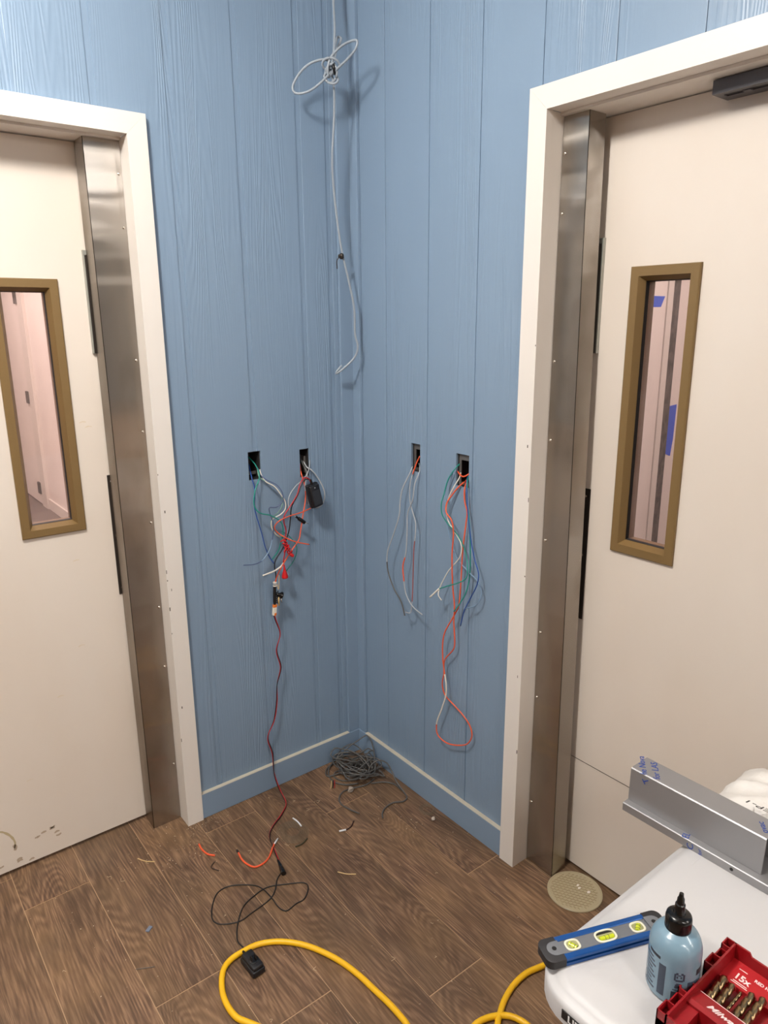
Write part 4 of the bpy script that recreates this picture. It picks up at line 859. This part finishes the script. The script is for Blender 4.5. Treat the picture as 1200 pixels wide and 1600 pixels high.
bm = bmesh.new(); tube(bm, smooth_path([a, a.lerp(b, .5), b, b.lerp(c, .5), c]), lambda t: .0058 if t < .85 else .0045, 10); cb = fin(bm, 'connector_body', M_WBLACK, cn, smooth=1)
P = [b.lerp(c, .1+.8*i/30)+Vector((.009+.004*math.sin(i*1.35), -.003, 0)) for i in range(31)]; sub('coiled_lead', P, .0016, M_WBLACK, cn)
for z_, m_ in ((.006, M_WWHITE), (.0, M_WGREY), (-.006, M_WWHITE)):
    bm = bmesh.new(); lathe(bm, [(.0066, 0), (.0072, .001), (.0072, .003), (.0066, .004)], a+Vector((0, 0, z_-.002)), 12); fin(bm, 'clip_band', m_, cn, smooth=1)
bm = bmesh.new(); f = lambda v: c+Vector((v.x*1+v.z*.12, v.y, v.z-.012)); box(bm, (-.0075, -.0055, -.022), (.0055, .0055, .016), .0015, f); fin(bm, 'clip_body', M_WWHITE, cn)
bm = bmesh.new(); box(bm, (-.0078, -.0058, .006), (.0058, .0058, .0163), .0015, f); box(bm, (-.004, -.0058, -.024), (.0058, .0058, -.013), .0015, f); fin(bm, 'clip_lever', mat('orange clip', (226, 120, 40), .4), cn)
sub('bare_lead', [b+Vector((.008, -.004, .02)), b+Vector((.012, -.006, .0)), a+Vector((.016, -.004, .03))], .0013, M_TAN, cn)
a, b, c = [Vector(q) for q in W['p_barrel']]
o = empty('barrel_plug', c, 'black plug with two bare metal tips beside the bundle bottom', 'plug')
bm = bmesh.new(); lathe(bm, [(.003, 0), (.0062, .004), (.0075, .012), (.0125, .018), (.0125, .0215), (.0105, .0225), (.0005, .0225)], a+Vector((-.004, -.003, .0)), 14, b-a+Vector((0, -.004, .004))); fin(bm, 'plug_body', M_CAP, o, smooth=math.radians(40))
sub('plug_tip', [a+Vector((.004, -.004, -.012)), c+Vector((0, 0, .004))], .0028, M_TAN, o); sub('plug_tip', [a+Vector((.013, -.003, -.022)), c+Vector((.012, 0, .012))], .0022, M_SCREW, o)
# red and black cord down to the floor
P = smooth_path([Vector(W['p_conn'][3])]+[Vector(q) for q in W['zip_w']]+[Vector(q) for q in W['zip_f']])
zc = empty('speaker_cord', P[-1], 'red and black twin cord running from the wall bundle down to the floor', 'cord')
def offs(P, r, ph):
    out = []
    for i, q in enumerate(P):
        a = ph+i*.11; t = (P[min(i+1, len(P)-1)]-P[max(i-1, 0)]).normalized(); n1 = Vector((1, 0, 0)); n1 = (n1-t*n1.dot(t)).normalized(); n2 = t.cross(n1)
        out.append(q+r*(math.cos(a)*n1+math.sin(a)*n2))
    return [Vector((q.x, q.y, max(q.z, .0017))) for q in out]
for ph, m_, nm in ((0, M_WRED, 'red_conductor'), (math.pi, M_WBLACK, 'black_conductor')):
    bm = bmesh.new(); tube(bm, offs(P, .0016, ph), .0016, 7); fin(bm, nm, m_, zc, smooth=9)
J = [Vector(q) for q in W['jack']]
bm = bmesh.new(); tube(bm, [J[0], J[0].lerp(J[1], .5), J[1], J[1].lerp(J[2], .3), J[1].lerp(J[2], .32), J[2]], lambda t: .003+.004*min(1, t*2) if t < .75 else .0078, 12); fin(bm, 'barrel_jack', M_CAP, zc, smooth=1)
# right wall
o = wire('electrical_wire', 'c_grey1', .0021, M_WGREY, 'grey wire hanging leftmost from the right wall box nearer the corner', group=GC)
p_ = smooth_path(W['c_grey1']); sub('darker_length', p_[-34:], .0023, M_DGREY, o, label='dark grey lower length')
o = wire('electrical_wire', 'c_grey2', .0019, M_WGREY, 'grey wire with an orange middle length on the right wall', group=GC)
p_ = smooth_path(W['c_grey2']); n_ = len(p_); sub('orange_length', p_[int(n_*.60):int(n_*.75)], .0023, M_ORANGE, o, label='orange length')
o = wire('electrical_wire', 'c_grey3', .0018, M_WGREY, 'grey and dark red wire hooked at its end on the right wall', group=GC)
p_ = smooth_path(W['c_grey3']); n_ = len(p_); sub('red_length', p_[int(n_*.55):int(n_*.90)], .0019, mat('dull red wire', (150, 84, 82), .5), o, label='dull red lower length')
wire('electrical_wire', 'c_orange', .0022, M_ORANGE, 'short orange wire inside the right wall box nearer the corner', group=GC)
o = wire('electrical_wire', 'd_loop', .0022, M_ORANGE, 'long orange wire hanging in a twisted loop on the right wall', group=GD)
p_ = smooth_path(W['d_loop']); n_ = len(p_)
def nearest(P, q): return min(range(len(P)), key=lambda i: (P[i]-Vector(q)).length)
i0 = nearest(p_, W['d_loop'][26]); i1 = nearest(p_, W['d_loop'][30]); sub('white_length', p_[i0:i1], .0025, M_WWHITE, o, label='white lower length')
wire('electrical_wire', 'd_coil', .0022, M_ORANGE, 'orange wire curled inside the right wall box nearer the door', group=GD)
wire('electrical_wire', 'd_teal', .0020, M_TEAL, 'teal wire hanging straight on the right side of the right wall bundle', group=GD)
wire('electrical_wire', 'd_blue', .0018, M_WBLUE, 'blue wire hanging farthest right in the right wall bundle', group=GD)
o = wire('electrical_wire', 'd_green', .0019, M_TEAL, 'teal wire bowing left then crossing to a thick white end', group=GD)
sub('white_end', W['d_greenend'], .0029, M_WWHITE, o, label='thick white end')
wire('electrical_wire', 'd_light', .0018, M_LBLUEW, 'light blue wire crossing the right wall bundle from left to right', group=GD)
wire('electrical_wire', 'd_white', .0018, M_WWHITE, 'white wire crossing the right wall bundle from right to left', group=GD)

# ---------------------------------------------------------------- cable hanging in the corner
M_CABLE = mat('blue grey cable', (152, 161, 170), .4)
hc = empty('hanging_cable', W['e_down'][-1], 'pale grey cable tied in a bow knot hanging in the room corner', 'cable')
top = [Vector((W['e_top'][0][0]+.005, W['e_top'][0][1]+.005, CEIL))]+[Vector(q) for q in W['e_top']]
for nm, P in (('upper_length', top), ('bow_loop', W['e_loopl']), ('bow_loop', W['e_loopr']), ('bow_loop', W['e_loops']), ('lower_length', W['e_down'])):
    bm = bmesh.new(); tube(bm, smooth_path(P, .008), .0036, 10); fin(bm, nm, M_CABLE, hc, smooth=9)
kq = Vector(W['e_loopl'][0]); bm = bmesh.new()
for k in range(4):
    ax = Vector((random.uniform(-1, 1), random.uniform(-1, 1), random.uniform(-.6, .6))).normalized(); u = ax.orthogonal().normalized(); v = ax.cross(u); rr = random.uniform(.013, .021)
    tube(bm, [kq+Vector((0, 0, -.012*k+.012))+rr*(math.cos(t)*u+1.3*math.sin(t)*v) for t in [2*math.pi*i/20 for i in range(21)]], .0036, 8)
fin(bm, 'knot', M_CABLE, hc, smooth=9)
bm = bmesh.new(); tube(bm, smooth_path([kq+Vector((.004, -.01, .012)), kq+Vector((-.004, -.02, .0)), kq+Vector((.006, -.012, -.014))]), .005, 8); fin(bm, 'knot_tape', M_WBLACK, hc, smooth=9)
E_ = [Vector(q) for q in W['e_clip']]
bm = bmesh.new(); lathe(bm, [(.0045, 0), (.0075, .003), (.0075, .014), (.0045, .018)], E_[1]+Vector((0, 0, -.010)), 10); box(bm, E_[1]-Vector((.012, .004, .006)), E_[1]+Vector((-.004, .004, .004)), .001); tube(bm, smooth_path([E_[1], E_[2]+Vector((-.006, 0, -.004)), E_[3]]), .0016, 7)
o = fin(bm, 'cable_clip', M_DKPLATE, None, smooth=1); tag(o, 'small dark clip on the hanging corner cable with a loose tail', 'clip')

# ---------------------------------------------------------------- things on the floor
wire('extension_cord', 'yellow', .0078, mat('yellow rubber', (238, 184, 22), .4), 'thick yellow extension cord curving across the floor', 'cord', step=.012, n=14)
wire('adapter_cord', 'blackcord', .0019, M_WBLACK, 'thin black cord looped in a bow on the floor', 'cord')
A4 = [Vector(q) for q in W['adap']]
cA = sum(A4, Vector())/4; cA.z = .001
yd = (A4[0]+A4[1]-A4[2]-A4[3]); yd.z = .0; yd.normalize(); xd = Vector((yd.y, -yd.x, 0))
adapter('power_adapter', cA+yd*.004+Vector((-.012, -.008, .0005)), xd, yd, .038, .070, .030, 'black plug in power adapter lying on the floor by the yellow cord', True)
GF = 'wire scraps on the floor'
o = wire('wire_piece', 'orange1', .0030, M_ORANGE, 'longest orange wire piece curved on the floor below the left wall', 'wire', GF)
P = [Vector(q) for q in W['orange1']]
sub('black_tip', [P[0]+(P[0]-P[1]).normalized()*.014, P[0]], .0036, M_WBLACK, o)
wire('wire_piece', 'orange1w', .0026, M_WHOT, 'white tube piece beside the long orange wire on the floor', 'wire', GF)
wire('wire_piece', 'orange2', .0030, M_ORANGE, 'short orange wire piece on the floor nearest the left door frame', 'wire', GF)
wire('wire_piece', 'brown', .0018, mat('dark brown scrap', (60, 44, 36), .6), 'bent dark brown scrap on the floor below the short orange piece', 'wire', GF)
wire('wire_piece', 'tan1', .0016, M_TAN, 'thin tan wire strand on the floor right of the black jack', 'wire', GF)
wire('wire_piece', 'tan2', .0016, M_TAN, 'thin tan strand on the floor in front of the left door', 'wire', GF)
wire('wire_piece', 'tube', .0026, M_WHOT, 'white tube piece lying in the faint filament coil on the floor', 'wire', GF)
wire('wire_piece', 'olive', .0024, mat('olive scrap', (66, 62, 44), .6), 'dark olive wire piece on the floor by the faint filament coil', 'wire', GF)
o = wire('wire_piece', 'snipw', .0029, M_WHOT, 'half white half black wire piece on the floor near the cable pile', 'wire', GF)
sub('stripped_end', W['snipd'], .0022, mat('dark red strand', (52, 26, 24), .6), o, label='dark stripped end')
wire('nail', 'nail', .0010, M_GREY, 'thin dark nail on the floor left of the yellow cord', 'nail')
a, b = [Vector(q) for q in W['bluebit']]
bm = bmesh.new(); box(bm, (-.010, -.0055, 0), (.010, .0055, .004), .001, lambda v: Vector((a.x+v.x*.8-v.y*.6, a.y+v.x*.6+v.y*.8, v.z+.0002))); tag(fin(bm, 'plastic_chip', mat('blue grey chip', (112, 122, 140), .6), None), 'small blue grey plastic chip on the floor in front of the left door', 'chip')
def stone(key, r, m, label, sc=(1, 1, 1.2)):
    q = Vector(W[key][0]); bm = bmesh.new(); bmesh.ops.create_icosphere(bm, subdivisions=2, radius=1)
    for v in bm.verts:
        k = .8+.35*noise.noise(v.co*1.6+q*9); v.co = Vector((v.co.x*r*sc[0]*k, v.co.y*r*sc[1]*k, v.co.z*r*sc[2]*k))
    z0 = min(v.co.z for v in bm.verts)
    for v in bm.verts: v.co += Vector((q.x, q.y, -z0))
    o = fin(bm, 'stone_chip', m, None); return tag(o, label, 'stone')
stone('stone', .014, mat('grey concrete', (150, 140, 130), .9), 'grey concrete chip on the floor in front of the cable pile', (1, .8, 1.1))
stone('pebble', .0075, mat('white plaster', (206, 196, 184), .9), 'small white plaster lump on the floor by the right baseboard')
# faint filament coils
for key, n_, r0, r1, lab in (('coil', 11, .022, .060, 'larger faint tan filament coil on the floor in front of the left wall'), ('coil2', 5, .018, .034, 'small faint filament coil on the floor by the right baseboard')):
    q = Vector(W[key][0]); bm = bmesh.new()
    P = [q+Vector(((r0+(r1-r0)*i/(n_*24))*math.cos(i*math.pi/12)*.9, (r0+(r1-r0)*i/(n_*24))*math.sin(i*math.pi/12), .0012+.0008*(i % 24)/24)) for i in range(n_*24)]
    tube(bm, P, .0005, 4); tag(fin(bm, 'filament_coil', mat('tan filament', (128, 112, 92), .4), None, smooth=9), lab, 'coil')
# tangled cable pile in the corner
rnd = random.Random(11); pc = Vector((-.118, -.135, 0)); P = []
N_ = 15
for k in range(N_):
    ang = rnd.uniform(0, 6.28) if k else 0; rx, ry = rnd.uniform(.05, .108), rnd.uniform(.016, .058); ori = math.radians(rnd.gauss(-45, 38)); hz = .004+.0036*k
    tx, ty = rnd.uniform(-.25, .25), rnd.uniform(-.3, .3)
    dx, dy = rnd.gauss(0, .016), rnd.gauss(0, .016)
    if k in (7, 9, 11, 13): rx *= 1.05; ty = rnd.uniform(.7, 1.0); dx += .012; dy += .018
    for j in range(11):
        a = 2*math.pi*j/11; x, y = rx*math.cos(a)*(1+rnd.uniform(-.14, .14)), ry*math.sin(a)*(1+.15*math.sin(3*a+k))+rnd.uniform(-.006, .006)
        px, py = x*math.cos(ori)-y*math.sin(ori), x*math.sin(ori)+y*math.cos(ori)
        z = hz+.012*math.sin(2*a+k)*(k/N_)+tx*px*.3+ty*max(0, (px+py))*.7
        q = pc+Vector((px+dx, py+dy, max(.004, z)))
        q.x = min(q.x, -.026); q.y = min(q.y, -.026); P.append(q)
cp = empty('cable_pile', pc, 'tangled pile of dark grey cable in the room corner', 'cable')
bm = bmesh.new(); tube(bm, smooth_path(P, .010), .0026, 7); fin(bm, 'tangle', M_DGREY, cp, smooth=9)
for key in ('pileR', 'pileL', 'pileB', 'pileD'):
    bm = bmesh.new(); tube(bm, smooth_path(W[key], .008), .0028, 8); fin(bm, 'loose_length', M_DGREY, cp, smooth=9)
e_ = [Vector(q) for q in W['ends']]
for i, m_ in enumerate((M_TAN, M_WRED, M_WBLACK)): sub('bare_end', [e_[2*i]+Vector((0, 0, .006)), e_[2*i].lerp(e_[2*i+1], .5), e_[2*i+1]], .0016, m_, cp)
# round clear mat by the guard channel
dq = Vector((.052, -1.036, 0)); R_ = .082; M_DISC = mat('frosted clear plastic', (196, 182, 150), .3)
M_DISC.node_tree.nodes['Principled BSDF'].inputs['Transmission Weight'].default_value = .0
M_DISC.node_tree.nodes['Principled BSDF'].inputs['Alpha'].default_value = .75
ds = empty('caster_cup', dq, 'round frosted plastic disc with honeycomb pattern on the floor by the right door', 'plastic disc')
bm = bmesh.new(); lathe(bm, [(.0005, .0006), (R_-.002, .0004), (R_, .0012), (R_, .0040), (R_-.0015, .0052), (R_-.004, .0052), (R_-.0055, .0036), (.0005, .0036)], dq, 56); fin(bm, 'disc', M_DISC, ds, smooth=math.radians(35))
bm = bmesh.new(); hx = .0118
for i in range(-9, 10):
    for j in range(-9, 10):
        c_ = Vector((hx*(i+.5*(j % 2)), hx*.866*j, 0))
        if c_.length > R_-.014: continue
        pts = [dq+c_+Vector((hx*.53*math.cos(a), hx*.53*math.sin(a), 0)) for a in [math.pi/6+math.pi/3*k for k in range(6)]]
        for p0, p1 in list(zip(pts, pts[1:]+pts[:1]))[:3]:
            t = (p1-p0).normalized(); nn = Vector((-t.y, t.x, 0))*.0007
            prism(bm, [p0-nn+Vector((0, 0, .0035)), p1-nn+Vector((0, 0, .0035)), p1+nn+Vector((0, 0, .0035)), p0+nn+Vector((0, 0, .0035))], (0, 0, .0011))
tag(fin(bm, 'honeycomb_ribs', mat('clear rib', (158, 142, 110), .3), ds), None, kind='stuff')
for q in ((.025, .008), (.020, -.002), (.028, -.030)):
    bm = bmesh.new(); prism(bm, [dq+Vector((q[0]+.007*math.cos(a)*rnd.uniform(.6, 1), q[1]+.005*math.sin(a)*rnd.uniform(.5, 1), .0047)) for a in [k*1.05 for k in range(6)]], (0, 0, .0004)); fin(bm, 'paint_fleck', M_FRAME, ds)
# sawdust and plaster crumbs
bm = bmesh.new(); rr = random.Random(3)
def crumb(x, y, r):
    v = [bm.verts.new((x+r*rr.uniform(-1, 1), y+r*rr.uniform(-1, 1), .0002)) for _ in range(3)]+[bm.verts.new((x, y, r*rr.uniform(.5, 1.1)))]
    for f in ((0, 1, 2), (0, 1, 3), (1, 2, 3), (2, 0, 3)): bm.faces.new([v[i] for i in f])
for _ in range(150): crumb(rr.gauss(-.82, .10), rr.gauss(-.10, .10) if rr.random() < .8 else rr.uniform(-.6, 0), rr.uniform(.0010, .0030))
for _ in range(170): crumb(rr.uniform(-1.3, -.03), rr.uniform(-1.1, -.04), rr.uniform(.0011, .0029))
for _ in range(50): crumb(rr.gauss(-.13, .06), rr.gauss(-.55, .12), rr.uniform(.0014, .0032))
for _ in range(90): crumb(-.70+rr.gauss(0, .06), -.028-abs(rr.gauss(0, .02)), rr.uniform(.0008, .0024))
for v in bm.verts:
    v.co.x = min(v.co.x, -.018)
    if v.co.x > -.70: v.co.y = min(v.co.y, -.018)
o = fin(bm, 'floor_debris', mat('pale crumbs', (206, 190, 168), .9), None); tag(o, 'pale sawdust and plaster crumbs scattered over the floor planks', 'debris', kind='stuff')
bm = bmesh.new(); rr = random.Random(5)
for _ in range(26):
    x, y = rr.uniform(-1.25, -.1), rr.uniform(-1.0, -.06); a = rr.uniform(0, 6.28); l = rr.uniform(.006, .016)
    if x > -.70: y = min(y, -.05)
    tube(bm, smooth_path([Vector((x, y, .0008)), Vector((x+l*math.cos(a), y+l*math.sin(a), .0012)), Vector((x+l*math.cos(a)-l*.7*math.sin(a+.6), y+l*math.sin(a)+l*.7*math.cos(a), .0008))]), .0005, 4)
o = fin(bm, 'shavings', mat('pale shavings', (196, 178, 150), .9), None); tag(o, 'thin curled pale shavings scattered on the floor', 'debris', kind='stuff')
